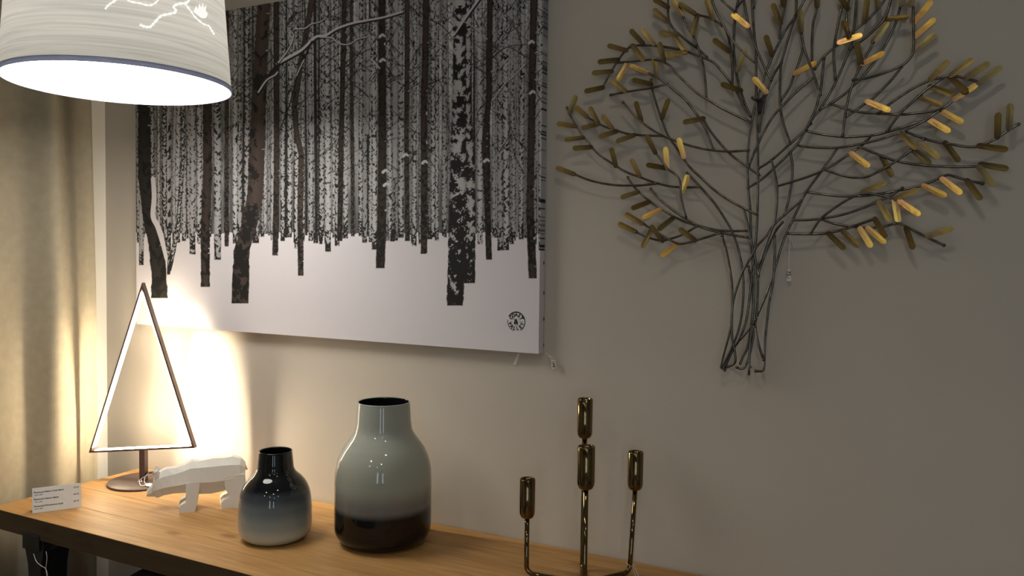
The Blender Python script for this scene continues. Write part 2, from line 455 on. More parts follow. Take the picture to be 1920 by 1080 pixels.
# ----------------------------------------------------------------- triangle lamp
def triangle_lamp():
    B = at_z(269.5, 904, ZT)
    ang = math.radians(18)
    e = Vector((math.cos(ang), math.sin(ang), 0))          # along the frame
    n = Vector((math.sin(ang), -math.cos(ang), 0))         # towards the room
    BL, BR, AP = (at_plane(x, y, B, n) for x, y in ((169.5, 848), (367, 839), (269, 530)))
    root = empty('triangle_lamp', (B.x, B.y, ZT), 'brown triangular frame lamp with glowing inner strip on round foot', 'lamp')
    hd = 0.0075                                             # half depth of the profile
    th = 0.0058                                            # wall of the profile
    cen = (BL + BR + AP) / 3
    def inset(d):
        P = [BL, BR, AP]; out = []
        for i in range(3):
            p, a, b_ = P[i], P[i - 1], P[(i + 1) % 3]
            u = (a - p).normalized(); v = (b_ - p).normalized()
            h = (u + v).normalized(); s = h.cross(u).length
            out.append(p + h * (d / s))
        return out
    O, I, I2 = [BL, BR, AP], inset(th), inset(th * 0.75)
    names = ['frame_bar', 'frame_bar', 'frame_bar']
    for i in range(3):
        j = (i + 1) % 3
        bm = bmesh.new()
        q = [O[i], O[j], I[j], I[i]]
        A = [bm.verts.new(p + n * hd) for p in q]; C = [bm.verts.new(p - n * hd) for p in q]
        bm.faces.new(A); bm.faces.new(C[::-1])
        for k in range(4): bm.faces.new((A[k], A[(k + 1) % 4], C[(k + 1) % 4], C[k]))
        from_bm('frame_bar', bm, M_BROWN, root)
        # luminous strip let into the inner face
        J = inset(th + 0.0028)
        a0, a1 = J[i], J[j]
        d = (a1 - a0).normalized(); cut = 0.010
        bm = bmesh.new()
        q0, q1 = a0 + d * cut, a1 - d * cut
        k0, k1 = I[i] + d * cut, I[j] - d * cut
        w = hd + 0.0003
        vs = [bm.verts.new(p) for p in (q0 + n * w, q1 + n * w, q1 - n * w, q0 - n * w, k0 + n * w, k1 + n * w, k1 - n * w, k0 - n * w)]
        for f in ((0, 1, 2, 3), (4, 7, 6, 5), (0, 4, 5, 1), (1, 5, 6, 2), (2, 6, 7, 3), (3, 7, 4, 0)): bm.faces.new([vs[x] for x in f])
        from_bm('light_strip', bm, M_LED, root)
        # the diodes behind the strip throw a fan of light across the frame
        up_ = (cen - (q0 + q1) / 2); up_ = (up_ - d * up_.dot(d)).normalized()
        up_ = (up_ - n * 0.07).normalized()               # the row sits skewed in its channel, towards the wall
        la = bpy.data.lights.new('led_row', 'AREA'); la.shape = 'RECTANGLE'; la.size = (q1 - q0).length * 0.94; la.size_y = 0.010
        la.energy = P_LED_FAN * la.size * (0.5, 0.35, 1.0)[i]; la.color = (1.0, 0.84, 0.60); la.spread = math.radians(62)
        lo = bpy.data.objects.new('led_row', la); COL.objects.link(lo); lo.parent = root
        zc = -up_; yc = zc.cross(d)
        pos = (q0 + q1) / 2 + up_ * 0.0012 - root.location
        lo.matrix_local = Matrix(((d.x, yc.x, zc.x, pos.x), (d.y, yc.y, zc.y, pos.y), (d.z, yc.z, zc.z, pos.z), (0, 0, 0, 1)))
    mid = (BL + BR) / 2
    foot = Vector((B.x, B.y, ZT))
    stem_top = BL + (BR - BL) * ((foot - BL).dot(e) / (BR - BL).dot(e))
    bm = bmesh.new()
    r = 0.0085
    q = [e * -r + n * -r, e * r + n * -r, e * r + n * r, e * -r + n * r]
    A = [bm.verts.new(foot + p + Vector((0, 0, 0.004))) for p in q]; C = [bm.verts.new(Vector((foot.x, foot.y, stem_top.z + 0.001)) + p) for p in q]
    bm.faces.new(A[::-1]); bm.faces.new(C)
    for k in range(4): bm.faces.new((A[k], A[(k + 1) % 4], C[(k + 1) % 4], C[k]))
    from_bm('stem', bm, M_BROWN, root)
    lathe('foot', [(0.0, 0.0), (0.096, 0.0), (0.0985, 0.0015), (0.0985, 0.0045), (0.097, 0.006), (0.0, 0.006)], M_BROWN, root, 64, foot)
    c0 = foot + Vector((0.008, 0.0, 0.030))
    pts = [c0, c0 + Vector((0.018, 0.012, -0.003)), c0 + Vector((0.05, 0.04, -0.016)), Vector((B.x + 0.11, B.y + 0.06, ZT + 0.0065)), Vector((B.x + 0.2, -0.035, ZT + 0.0055)), Vector((B.x + 0.33, -0.03, ZT + 0.0055)), Vector((B.x + 0.40, -0.012, ZT + 0.0055))]
    tube('cable', smooth_path(pts, 8), 0.003, M_BLACKP, root)
    lathe('cable_grommet', [(0.0, 0.0), (0.005, 0.0), (0.005, 0.007), (0.0, 0.007)], M_BLACKP, root, 16, foot + Vector((0.0085, 0, 0.026)))
    return B, e, n
LAMP_B, LAMP_E, LAMP_N = triangle_lamp()

def flat_plate(name, corners, thick, nrm, mat, parent):
    bm = bmesh.new()
    A = [bm.verts.new(Vector(p) + nrm * thick / 2) for p in corners]; C = [bm.verts.new(Vector(p) - nrm * thick / 2) for p in corners]
    bm.faces.new(A); bm.faces.new(C[::-1])
    k = len(corners)
    for i in range(k): bm.faces.new((A[i], A[(i + 1) % k], C[(i + 1) % k], C[i]))
    return from_bm(name, bm, mat, parent)

# price tag lying on the lamp's foot
def lamp_tag():
    z = ZT + 0.0085
    r = empty('price_tag', at_z(282, 908, z), 'small white price tag with string lying on the round lamp foot', 'price tag', 'white string price tags')
    cs = [at_z(x, y, z) for x, y in ((271, 908.5), (281, 906), (290, 909.5), (286, 913), (275, 911.5))]
    flat_plate('tag_card', cs, 0.0008, Vector((0, 0, 1)), M_PAPER, r)
    b = LAMP_B
    loop = [Vector((b.x - 0.014, b.y - 0.004, z)), at_z(262, 907, z), at_z(266, 911, z), at_z(274, 909, z)]
    tube('string', smooth_path(loop, 6), 0.0011, M_STRING, r, 6)
    loop = [at_z(258, 902.5, z), at_z(266, 903, z), Vector((b.x + 0.004, b.y - 0.0125, z + 0.004)), Vector((b.x + 0.018, b.y - 0.006, z + 0.014)), Vector((b.x + 0.045, b.y + 0.004, z + 0.026)), Vector((b.x + 0.03, b.y, z + 0.028)), Vector((b.x + 0.016, b.y - 0.008, z + 0.010)), at_z(272, 906, z), at_z(285, 906.5, z)]
    tube('string', smooth_path(loop, 6), 0.0009, M_STRING, r, 6)
lamp_tag()

# ----------------------------------------------------------------- bear figurine
def bear():
    base = at_z(376, 951, ZT)
    n = Vector((CAM.x - base.x, CAM.y - base.y, 0)).normalized()     # flank turned to us
    e = Vector((-n.y, n.x, 0))                                       # towards the rump (image right)
    depth = (base - CAM).dot(FWD)
    s = depth / F_PX / 7.714 * 1.02; zk = 0.875
    root = empty('bear_figurine', base, 'white faceted polar bear figurine with lowered head walking left', 'figurine')
    def W(x, lat, z): return base + e * ((x - 895) * s) + n * (lat * s) + Vector((0, 0, max(z, 0) * s * zk))
    bm = bmesh.new()
    # stations along the body: x, top, half top, edge width, edge z, side width, side z, bottom half, bottom
    st = [(188, 345, 18, 38, 325, 44, 300, 26, 262),
          (262, 450, 40, 70, 415, 74, 330, 45, 255),
          (282, 560, 66, 96, 490, 96, 360, 58, 262),
          (345, 635, 66, 110, 545, 112, 400, 66, 292),
          (430, 685, 64, 118, 580, 128, 430, 76, 330),
          (560, 692, 62, 128, 610, 146, 450, 84, 345),
          (690, 738, 66, 150, 655, 168, 470, 96, 345),
          (765, 785, 70, 160, 690, 178, 480, 100, 330),
          (860, 772, 72, 165, 690, 182, 480, 110, 312),
          (1040, 802, 74, 168, 695, 180, 470, 112, 300),
          (1200, 798, 76, 170, 700, 182, 480, 110, 325),
          (1310, 812, 74, 172, 700, 186, 490, 104, 385),
          (1420, 765, 66, 160, 690, 176, 500, 90, 410),
          (1488, 680, 44, 118, 630, 132, 510, 64, 450)]
    rings = []
    for x, zt, wt, we, ze, ws, zs, wb, zb in st:
        if x > 300: zb -= 52; zs -= 20; ws += 6; wb += 14
        pts = [(-wt, zt), (wt, zt), (we, ze), (ws, zs), (wb, zb), (-wb, zb), (-ws, zs), (-we, ze)]
        rings.append([bm.verts.new(W(x + (14 if abs(l) < 80 else 0), l, z)) for l, z in pts])
    for a, b_ in zip(rings[:-1], rings[1:]):
        for k in range(8):
            k2 = (k + 1) % 8
            bm.faces.new((a[k], a[k2], b_[k2])); bm.faces.new((a[k], b_[k2], b_[k]))
    bm.faces.new(rings[0][::-1]); bm.faces.new(rings[-1])
    def slab(poly, l0, l1, t0=0.0, t1=0.0):
        """a leg: outline in x,z with an inner and an outer face, the outer face drawn in towards its middle"""
        cx = sum(p[0] for p in poly) / len(poly)
        def ring(l, t): return [bm.verts.new(W(p[0] + (cx - p[0]) * t, l, p[1])) for p in poly]
        sg = 1 if l1 > l0 else -1
        R = [ring(l0, t0), ring(l1 - sg * 22, 0.0), ring(l1, t1)]
        for a, b_ in zip(R[:-1], R[1:]):
            for k in range(len(poly)): bm.faces.new((a[k], a[(k + 1) % len(poly)], b_[(k + 1) % len(poly)], b_[k]))
        bm.faces.new(R[0][::-1]); bm.faces.new(R[-1])
    front = [(705, 470), (895, 470), (888, 345), (850, 110), (826, 0), (622, 0), (618, 92), (640, 128), (702, 160), (716, 255), (700, 350)]
    hind = [(1195, 520), (1486, 540), (1494, 410), (1448, 150), (1424, 0), (1166, 0), (1162, 104), (1190, 140), (1276, 178), (1215, 340)]
    for sg in (1, -1):
        dx = 0 if sg > 0 else -6
        slab([(x + dx, z) for x, z in front], sg * 62, sg * 186, 0.05, 0.06)
        slab([(x + dx, z) for x, z in hind], sg * 58, sg * 188, 0.05, 0.06)
    # ears
    for sg in (1, -1):
        q = [W(312, sg * 54, 560), W(378, sg * 60, 630), W(362, sg * 112, 575), W(306, sg * 102, 525)]
        tip = [W(296, sg * 84, 690), W(340, sg * 80, 705), W(344, sg * 116, 676), W(302, sg * 112, 655)]
        A = [bm.verts.new(p) for p in q]; C = [bm.verts.new(p) for p in tip]
        bm.faces.new(A[::-1]); bm.faces.new(C)
        for k in range(4): bm.faces.new((A[k], A[(k + 1) % 4], C[(k + 1) % 4], C[k]))
    # tail
    q = [W(1450, -34, 745), W(1450, 34, 745), W(1478, 38, 560), W(1478, -38, 560)]
    tp = [W(1500, -20, 655), W(1500, 20, 655), W(1536, 14, 555), W(1536, -14, 555)]
    A = [bm.verts.new(p) for p in q]; C = [bm.verts.new(p) for p in tp]
    bm.faces.new(A); bm.faces.new(C[::-1])
    for k in range(4): bm.faces.new((A[k], C[k], C[(k + 1) % 4], A[(k + 1) % 4]))
    o = from_bm('body', bm, M_PLASTER, root)
bear()

# ----------------------------------------------------------------- price card
def price_card():
    A = at_z(60.5, 962.5, ZT); B = at_z(152.5, 951, ZT)
    e = (B - A).normalized(); w = (B - A).length
    n = Vector((e.y, -e.x, 0))
    if n.dot(CAM - A) < 0: n = -n
    h = upright(61, 917, A).z - ZT
    up = (Vector((0, 0, 1)) - n * 0.16).normalized()
    root = empty('price_card', (A + B) / 2, 'white printed price card standing on the near left table end', 'price card')
    top0, top1 = A + up * h, B + up * h
    nn = e.cross(up).normalized()
    if nn.dot(CAM - A) < 0: nn = -nn
    flat_plate('front_leaf', [A, B, top1, top0], 0.0006, nn, M_PAPER, root)
    back0, back1 = A - n * 0.030, B - n * 0.030
    nb = e.cross(top0 - back0).normalized()
    flat_plate('back_leaf', [back0, back1, top1, top0], 0.0006, nb, M_PAPER, root)
    def line(txt, u, v, size, right=False, bold=0.0):
        bm = bmesh.new()
        o = A + e * (u * w) + up * (v * h) + nn * 0.0007
        m = Matrix(((e.x, up.x, nn.x, o.x), (e.y, up.y, nn.y, o.y), (e.z, up.z, nn.z, o.z), (0, 0, 0, 1)))
        add_text(bm, txt, size, m, False, bold)
        from_bm('printed_line', bm, M_INK, root)
    for v, a, b_, p in ((0.79, 'Pinewood Natur Code Beige', '140 x 200', '129 \u20ac'), (0.51, 'Pinewood Nature Beige', '150 x 200', '149 \u20ac'), (0.23, 'Pinewood Woodwork Gold', '140 x 200', '169 \u20ac')):
        line(a, 0.03, v, 0.0058, bold=0.00012); line(b_, 0.04, v - 0.10, 0.0046); line(p, 0.83, v + 0.03, 0.0056, bold=0.0001)
price_card()

# ----------------------------------------------------------------- candle holder
def candle_holder():
    L = at_z(987, 1073, ZT + 0.007); R_ = at_z(1181, 1071, ZT + 0.007)
    c = (L + R_) / 2
    root = empty('candle_holder', (c.x, c.y, ZT), 'brass candle holder with four cups on bent rods of unequal height', 'candle holder')
    dirc = Vector((CAM.x - c.x, CAM.y - c.y, 0)).normalized()
    half = (L - R_).length / 2
    rt = 0.0055
    z = ZT + rt
    def zrow(p, px, row): return upright(px, row, p).z
    hub = at_z(1092, 1094, z)
    lo_c = Vector((hub.x, hub.y, z))
    def side(p): return Vector((p.x, p.y, z))
    Fp = side(hub + dirc * 0.07 + Vector((0.003, 0.001, 0))); Bp = side(hub - dirc * 0.085)
    cups = [(side(L), 988, 897, 972), (side(R_), 1192, 848, 921), (Fp, 1096, 836, 918), (Bp, 1090.5, 747, 822)]
    lean = {1: 0.010}
    for i, (p, px, r0, r1) in enumerate(cups):
        zt, zb = zrow(p, px, r0), zrow(p, px, r1)
        inw = (lo_c - p).normalized(); rad = 0.016
        top = Vector((p.x, p.y, zb + 0.002)) + (-inw * lean.get(i, 0.0))
        arc = [p + inw * rad + Vector((0, 0, 0))]
        for k in range(1, 8):
            a = k / 8 * math.pi / 2
            arc.append(p + inw * rad * (1 - math.sin(a)) + Vector((0, 0, rad * (1 - math.cos(a)))))
        path = [lo_c] + arc + [p + Vector((0, 0, rad)), top]
        tube('rod', path, rt * (0.95 if i < 2 else 1.0), M_BRASS, root, 14)
        rc = 0.0165 if i != 2 else 0.0172
        hgt = zt - zb
        base = Vector((top.x, top.y, zb))
        prof = [(0.0, 0.0), (rc * 0.45, 0.0), (rc * 0.8, 0.0035), (rc * 0.97, 0.010), (rc, 0.016), (rc, hgt - 0.0015), (rc - 0.0012, hgt), (rc - 0.0028, hgt - 0.001), (rc - 0.0032, hgt - 0.012), (rc - 0.004, 0.03), (0.0, 0.028)]
        lathe('candle_cup', prof, M_BRASS, root, 40, base)
    lathe('hub', [(0.0, -0.0055), (0.0085, -0.0055), (0.0085, 0.006), (0.0, 0.007)], M_BRASS, root, 20, lo_c)
    # string of a price tag on the right rod
    q = Vector((R_.x, R_.y, ZT + 0.022))
    t = empty('price_tag', q, 'white price tag string tied round the right rod of the candle holder', 'price tag', 'white string price tags')
    ring = [q + Vector((0.0068 * math.cos(a), 0.0068 * math.sin(a), -0.003 * math.cos(a))) for a in [k * math.pi / 8 for k in range(17)]]
    tube('string', ring, 0.0007, M_STRING, t, 6)
    side_ = RGT * 0.007
    p1 = at_z(1200, 1087, ZT + 0.001)
    tube('string', smooth_path([q + side_ + Vector((0, -0.001, 0.002)), q + RGT * 0.012 + Vector((0, 0, -0.01)), p1], 5), 0.0007, M_STRING, t, 6)
    tube('string', smooth_path([q + side_ + Vector((0, -0.002, 0.0)), q + RGT * 0.0085 + Vector((0, 0, -0.014)), p1 + Vector((-0.006, 0, 0))], 5), 0.0007, M_STRING, t, 6)
    flat_plate('tag_card', [p1 + Vector((-0.008, 0.004, 0.0003)), p1 + Vector((0.006, 0.006, 0.0003)), p1 + Vector((0.014, -0.022, 0.0003)), p1 + Vector((-0.002, -0.025, 0.0003))], 0.0006, Vector((0, 0, 1)), M_PAPER, t)
candle_holder()

# ----------------------------------------------------------------- pendant lamp
PC = Vector((-1.591, -0.502, 1.845)); PR = 0.2315; PH = 0.34; SLOPE = 0.072
def shade_mat():
    m = bpy.data.materials.new('wood_veneer_shade'); m.use_nodes = True
    N, L = m.node_tree.nodes, m.node_tree.links
    N.clear()
    out = N.new('ShaderNodeOutputMaterial')
    tc = N.new('ShaderNodeTexCoord')
    mp = N.new('ShaderNodeMapping'); mp.inputs['Scale'].default_value = (2.4, 2.4, 110); mp.inputs['Rotation'].default_value = (0.05, 0.04, 0)
    L.new(tc.outputs['Object'], mp.inputs['Vector'])
    n = N.new('ShaderNodeTexNoise'); n.inputs['Scale'].default_value = 1.3; n.inputs['Detail'].default_value = 6; n.inputs['Distortion'].default_value = 0.9
    L.new(mp.outputs['Vector'], n.inputs['Vector'])
    r = N.new('ShaderNodeValToRGB')
    r.color_ramp.elements[0].position = 0.34; r.color_ramp.elements[0].color = (0.46, 0.455, 0.43, 1)
    r.color_ramp.elements[1].position = 0.62; r.color_ramp.elements[1].color = (0.60, 0.585, 0.545, 1)
    L.new(n.outputs['Fac'], r.inputs['Fac'])
    d = N.new('ShaderNodeBsdfDiffuse'); t = N.new('ShaderNodeBsdfTranslucent'); mx = N.new('ShaderNodeMixShader'); mx.inputs[0].default_value = 0.3
    L.new(r.outputs['Color'], d.inputs['Color']); L.new(r.outputs['Color'], t.inputs['Color'])
    L.new(d.outputs[0], mx.inputs[1]); L.new(t.outputs[0], mx.inputs[2]); L.new(mx.outputs[0], out.inputs[0])
    return m
def thin_mat(name, col, tr):
    m = bpy.data.materials.new(name); m.use_nodes = True
    N, L = m.node_tree.nodes, m.node_tree.links
    N.clear(); out = N.new('ShaderNodeOutputMaterial')
    d = N.new('ShaderNodeBsdfDiffuse'); t = N.new('ShaderNodeBsdfTranslucent'); mx = N.new('ShaderNodeMixShader'); mx.inputs[0].default_value = tr
    d.inputs[0].default_value = (*col, 1); t.inputs[0].default_value = (*col, 1)
    L.new(d.outputs[0], mx.inputs[1]); L.new(t.outputs[0], mx.inputs[2]); L.new(mx.outputs[0], out.inputs[0])
    return m
def pendant():
    root = empty('pendant_lamp', PC, 'lit pendant lamp with tapered pale wood veneer drum shade', 'lamp')
    seg = 128
    def ringed(name, z0, z1, off, mat, thick=0):
        bm = bmesh.new()
        add_lathe(bm, [(PR - SLOPE * z0 + off, z0), (PR - SLOPE * z1 + off, z1)], seg, PC)
        return from_bm(name, bm, mat, root, True)
    ringed('shade', 0.008, PH, 0.0, shade_mat())
    lathe('rim_band', [(PR - 0.0012, 0.0), (PR + 0.0012, 0.0), (PR + 0.0012 - SLOPE * 0.011, 0.011), (PR - 0.0012 - SLOPE * 0.011, 0.011), (PR - 0.0012, 0.0)], thin_mat('grey_rim_tape', (0.58, 0.61, 0.76), 0.2), root, seg, PC, False)
    lathe('top_rim', [(PR - 0.0012 - SLOPE * PH, PH), (PR + 0.0012 - SLOPE * PH, PH), (PR + 0.0012 - SLOPE * PH, PH + 0.01), (PR - 0.0012 - SLOPE * PH, PH + 0.01), (PR - 0.0012 - SLOPE * PH, PH)], M_TRIM, root, seg, PC, False)
    bm = bmesh.new(); add_lathe(bm, [(0.0, 0.003), (PR - 0.004, 0.003), (PR - 0.004, 0.006), (0.0, 0.006)], 96, PC)
    from_bm('diffuser', bm, emit('diffuser_glow', (1.0, 0.94, 0.84), P_PENDANT_FACE), root)
    lathe('glow_blocker', [(0.0, 0.0065), (PR - 0.002, 0.0065), (PR - 0.003, 0.010), (0.0, 0.010)], M_TRIM, root, 96, PC, False)  # unseen disc added to keep the diffuser's light out of the shade
    # suspension: spider, socket, cord and ceiling rose
    for k in range(3):
        a = k * 2 * math.pi / 3 + 0.4
        tube('spoke', [PC + Vector((0, 0, PH - 0.02)), PC + Vector((math.cos(a) * (PR - SLOPE * PH), math.sin(a) * (PR - SLOPE * PH), PH - 0.005))], 0.0022, M_TRIM, root, 8)
    lathe('socket', [(0.0, PH - 0.09), (0.02, PH - 0.09), (0.022, PH - 0.02), (0.008, PH), (0.0, PH)], M_TRIM, root, 24, PC)
    tube('cord', [PC + Vector((0, 0, PH)), Vector((PC.x, PC.y, ZC - 0.02))], 0.003, M_TRIM, root, 8)
    lathe('ceiling_rose', [(0.0, -0.035), (0.02, -0.03), (0.05, -0.006), (0.05, 0.0), (0.0, 0.0)], M_TRIM, root, 32, (PC.x, PC.y, ZC))
    lb = bpy.data.lights.new('pendant_bulb', 'POINT'); lb.energy = P_PENDANT_BULB; lb.color = (1.0, 0.97, 0.92); lb.shadow_soft_size = 0.06
    lo = bpy.data.objects.new('pendant_bulb', lb); COL.objects.link(lo); lo.parent = root; lo.location = (0, 0, PH * 0.5)
    # bare branches laid on the veneer as ribbons; emission stands for bulb light shining through
    M_CUT = emit('cutout_glow', (1.0, 0.97, 0.92), 1.0)
    def on_shade(px, py, off=0.0008):
        d = ray(px, py).normalized(); o = CAM - PC
        z = 0.15
        for _ in range(6):
            r = PR - SLOPE * z + off
            a = d.x ** 2 + d.y ** 2; b_ = 2 * (o.x * d.x + o.y * d.y); c = o.x ** 2 + o.y ** 2 - r * r
            disc = max(b_ * b_ - 4 * a * c, 0)
            t = (-b_ - math.sqrt(disc)) / (2 * a); z = o.z + d.z * t
        return CAM + d * t
    lines = [([(197, 17), (204, 9), (213, 3), (228, -7)], 5), ([(236, -8), (243, 2), (262, 6), (280, 10), (293, 4), (300, -8)], 4.5),
             ([(262, 46), (272, 50), (282, 50), (290, 42), (302, 30), (318, 26), (330, 22), (326, 12), (336, 7), (352, 4), (356, -10)], 6),
             ([(346, 6), (356, 18), (366, 32), (380, 44), (392, 49), (397, 57), (402, 65)], 4)]
    for pts, wd in lines:
        sp = smooth_path([(x, y, 0) for x, y in pts], 6)
        bm = bmesh.new(); prev = None
        for i, p in enumerate(sp):
            a = sp[max(i - 1, 0)]; b_ = sp[min(i + 1, len(sp) - 1)]
            t = (b_ - a).normalized(); nn = Vector((-t.y, t.x, 0))
            w = wd / 2 * (0.75 + 0.25 * math.sin(i * 1.7))
            cur = [bm.verts.new(on_shade(p.x + nn.x * w, p.y + nn.y * w)), bm.verts.new(on_shade(p.x - nn.x * w, p.y - nn.y * w))]
            if prev: bm.faces.new((prev[0], prev[1], cur[1], cur[0]))
            prev = cur
        from_bm('branch_cutout', bm, M_CUT, root)
    bm = bmesh.new()
    leaf = [(363, 22), (368, 10), (371, 18), (374, 6), (377, 14), (381, 5), (382, 14), (387, 10), (386, 20), (390, 26), (386, 34), (378, 34), (370, 28)]
    bm.faces.new([bm.verts.new(on_shade(*p)) for p in leaf])
    bmesh.ops.triangulate(bm, faces=bm.faces)
    from_bm('branch_cutout', bm, M_CUT, root)
pendant()

# ----------------------------------------------------------------- birch canvas
CT = 0.028                                     # depth of the stretched canvas
def project(X, Y, Z):
    dx, dy, dz = X - CAM.x, Y - CAM.y, Z - CAM.z
    w = dx * FWD.x + dy * FWD.y + dz * FWD.z
    return (W_PX / 2 + F_PX * (dx * RGT.x + dy * RGT.y + dz * RGT.z) / w,
            H_PX / 2 - F_PX * (dx * UPV.x + dy * UPV.y + dz * UPV.z) / w)
class Noise:
    def __init__(self, seed):
        self.t = np.random.default_rng(seed).random((256, 256)).astype(np.float32)
    def __call__(self, x, y):
        xi = np.floor(x).astype(np.int64); yi = np.floor(y).astype(np.int64)
        fx = x - xi; fy = y - yi
        fx = fx * fx * (3 - 2 * fx); fy = fy * fy * (3 - 2 * fy)
        t = self.t; a = t[yi & 255, xi & 255]; b = t[yi & 255, (xi + 1) & 255]
        c = t[(yi + 1) & 255, xi & 255]; d = t[(yi + 1) & 255, (xi + 1) & 255]
        return (a * (1 - fx) + b * fx) * (1 - fy) + (c * (1 - fx) + d * fx) * fy
def paint(PX, PY):
    """the printed birch wood; PX, PY: where each spot of the print lies on the picture"""
    rng = np.random.default_rng(11)
    nz = Noise(5)
    WHITE = np.array((0.66, 0.63, 0.67), np.float32)
    img = np.empty(PX.shape + (3,), np.float32); img[:] = WHITE
    # hazy depth of the wood
    tl = 437 + 4 * (nz(PX / 9, PY * 0 + 3) - 0.5)
    streak = 0.6 * nz(PX / 2.3, PY / 55 + 9) + 0.4 * nz(PX / 1.3, PY / 14)
    sky = np.clip(np.exp(-((PX - 735) / 170) ** 2) + 0.7 * np.exp(-((PX - 950) / 80) ** 2) + 0.25, 0, 1) * np.clip((400 - PY) / 230, 0, 1)
    g = 0.07 + 0.22 * streak ** 1.5 + 0.50 * sky * np.clip(nz(PX / 9, PY / 120 + 40) * 1.9 - 0.35, 0, 1)
    g *= np.where(PY > 300, 1 - 0.25 * np.clip((PY - 300) / 120, 0, 1), 1.0)
    twig = nz(PX / 1.6 + PY / 9, PY / 2.0) * nz(PX / 1.9 - PY / 8, PY / 3.1 + 70)
    g = np.where((twig < 0.13) & (PY < 330), g * 0.45, g)
    far = PY < tl
    img[far] = (g[far, None] * np.array((0.98, 0.97, 1.0), np.float32))
    def sel(x0, x1, y0, y1):
        m = (PX >= x0) & (PX <= x1) & (PY >= y0) & (PY <= y1)
        ii = np.where(m.any(axis=1))[0]; jj = np.where(m.any(axis=0))[0]
        if len(ii) == 0 or len(jj) == 0: return None
        return slice(ii[0], ii[-1] + 1), slice(jj[0], jj[-1] + 1)
    def trunk(pts, w, base, kind, seed, marks=0.5, tone=1.0, jag=0.6):
        ys = np.array([p[1] for p in pts], float); xs_ = np.array([p[0] for p in pts], float)
        ws = np.array([p[2] if len(p) > 2 else w for p in pts], float)
        s = sel(xs_.min() - ws.max(), xs_.max() + ws.max(), -400, base + 2)
        if s is None: return
        px, py = PX[s], PY[s]
        xc = np.interp(py, ys, xs_); hw = np.interp(py, ys, ws) / 2
        hw = hw * (1 + 0.12 * (nz(py / 7 + seed * 3.1, py * 0 + seed) - 0.5)) + jag * (nz(py / 2.5 + seed, py * 0 + 2 * seed) - 0.5)
        u = (px - xc) / np.maximum(hw, 0.4)
        a = np.clip((1.0 - np.abs(u)) * hw + 0.5, 0, 1) * np.clip(base - py + 0.5, 0, 1)
        n1 = nz(px / max(w * 0.34, 2.2) + seed * 7.7, py / max(w * 0.30, 2.4) + seed * 1.3 + 1.4 * np.abs(u))
        n2 = nz(px / 1.7 + seed * 2.2, py / 1.5)
        if kind == 'birch':
            low = np.clip((py - (base - w * 4.5)) / (w * 4.5), 0, 1)
            thr = 1 - marks * (0.48 + 0.42 * np.abs(u) ** 1.5 + 0.50 * low)
            k = np.clip((n1 * 0.7 + n2 * 0.3 - thr + 0.08) / 0.07, 0, 1)
            body = (0.40 - 0.13 * u * u) * tone
            v = body * (1 - k) + 0.018 * k
            c = v[..., None] * np.array((0.985, 0.97, 1.0), np.float32)
        else:
            br = np.array((0.066, 0.049, 0.042), np.float32) * tone if kind == 'brown' else np.array((0.03, 0.027, 0.026), np.float32)
            low = np.clip((py - (base - 190)) / 90, 0, 1)
            k = np.clip((n1 * 0.75 + n2 * 0.25 - (0.66 - 0.20 * low)) / 0.05, 0, 1)
            shade = (1 - 0.30 * np.abs(u))[..., None]
            c = br * shade * (1 - k[..., None]) + np.array((0.012, 0.012, 0.012), np.float32) * k[..., None]
            snow = (nz(py / 5 + seed * 9, px * 0 + seed) > 0.95) & (u > 0.6)
            c = np.where(snow[..., None], WHITE * 0.7, c)
        img[s] = img[s] * (1 - a[..., None]) + c * a[..., None]
    def stroke(pts, w0, w1, col, alpha=1.0):
        sp = smooth_path([(x, y, 0) for x, y in pts], 6)
        n = len(sp)
        for i in range(n - 1):
            p, q = sp[i], sp[i + 1]; w = (w0 + (w1 - w0) * i / max(n - 1, 1)) / 2
            s = sel(min(p.x, q.x) - w - 1, max(p.x, q.x) + w + 1, min(p.y, q.y) - w - 1, max(p.y, q.y) + w + 1)
            if s is None: continue
            px, py = PX[s], PY[s]
            dx, dy = q.x - p.x, q.y - p.y; L2 = dx * dx + dy * dy + 1e-9
            t = np.clip(((px - p.x) * dx + (py - p.y) * dy) / L2, 0, 1)
            d = np.hypot(px - p.x - t * dx, py - p.y - t * dy)
            a = (np.clip(w - d + 0.5, 0, 1) * alpha)[..., None]
            img[s] = img[s] * (1 - a) + np.array(col, np.float32) * a
    def snowy(pts, w0, w1, k=0.55):
        stroke(pts, w0, w1, (0.02, 0.018, 0.018))
        stroke([(x - 0.25 * w0 * k, y - 0.42 * w0 * k) for x, y in pts], w0 * k, w1 * k, WHITE * 0.92)
    # far rows of birches, back to front
    rows = []
    for k in range(120):
        rows.append((rng.uniform(432, 447), rng.uniform(250, 1034), rng.uniform(3.0, 6.0)))
    for k in range(72):
        rows.append((rng.uniform(440, 458), rng.uniform(250, 1034), rng.uniform(5.5, 9.5)))
    rows.sort()
    for i, (base, x, w) in enumerate(rows):
        lean = rng.normal(0, 4)
        kind = 'birch' if rng.random() < 0.8 else ('dark' if rng.random() < 0.7 else 'brown')
        bend = rng.normal(0, 1.5)
        trunk([(x + lean, -300, w * 0.2), (x + lean * 0.5 + bend, 120, w * 0.55), (x, 330, w), (x, base, w)], w, base, kind, i * 1.37 + 2, rng.uniform(0.40, 0.66), rng.uniform(0.5, 1.05))
    # pale gaps where the sky shows through
    for x, y0_, y1_, w in ((672, -60, 300, 15), (741, -60, 330, 11), (832, 40, 250, 13), (955, -60, 190, 12), (690, 60, 250, 8), (780, -60, 200, 9), (608, -60, 160, 8), (1008, 40, 300, 6), (545, 150, 330, 6)):
        stroke([(x + 1, y0_), (x, (y0_ + y1_) / 2), (x - 1, y1_)], w, w * 0.55, (0.36, 0.345, 0.37), 0.85)
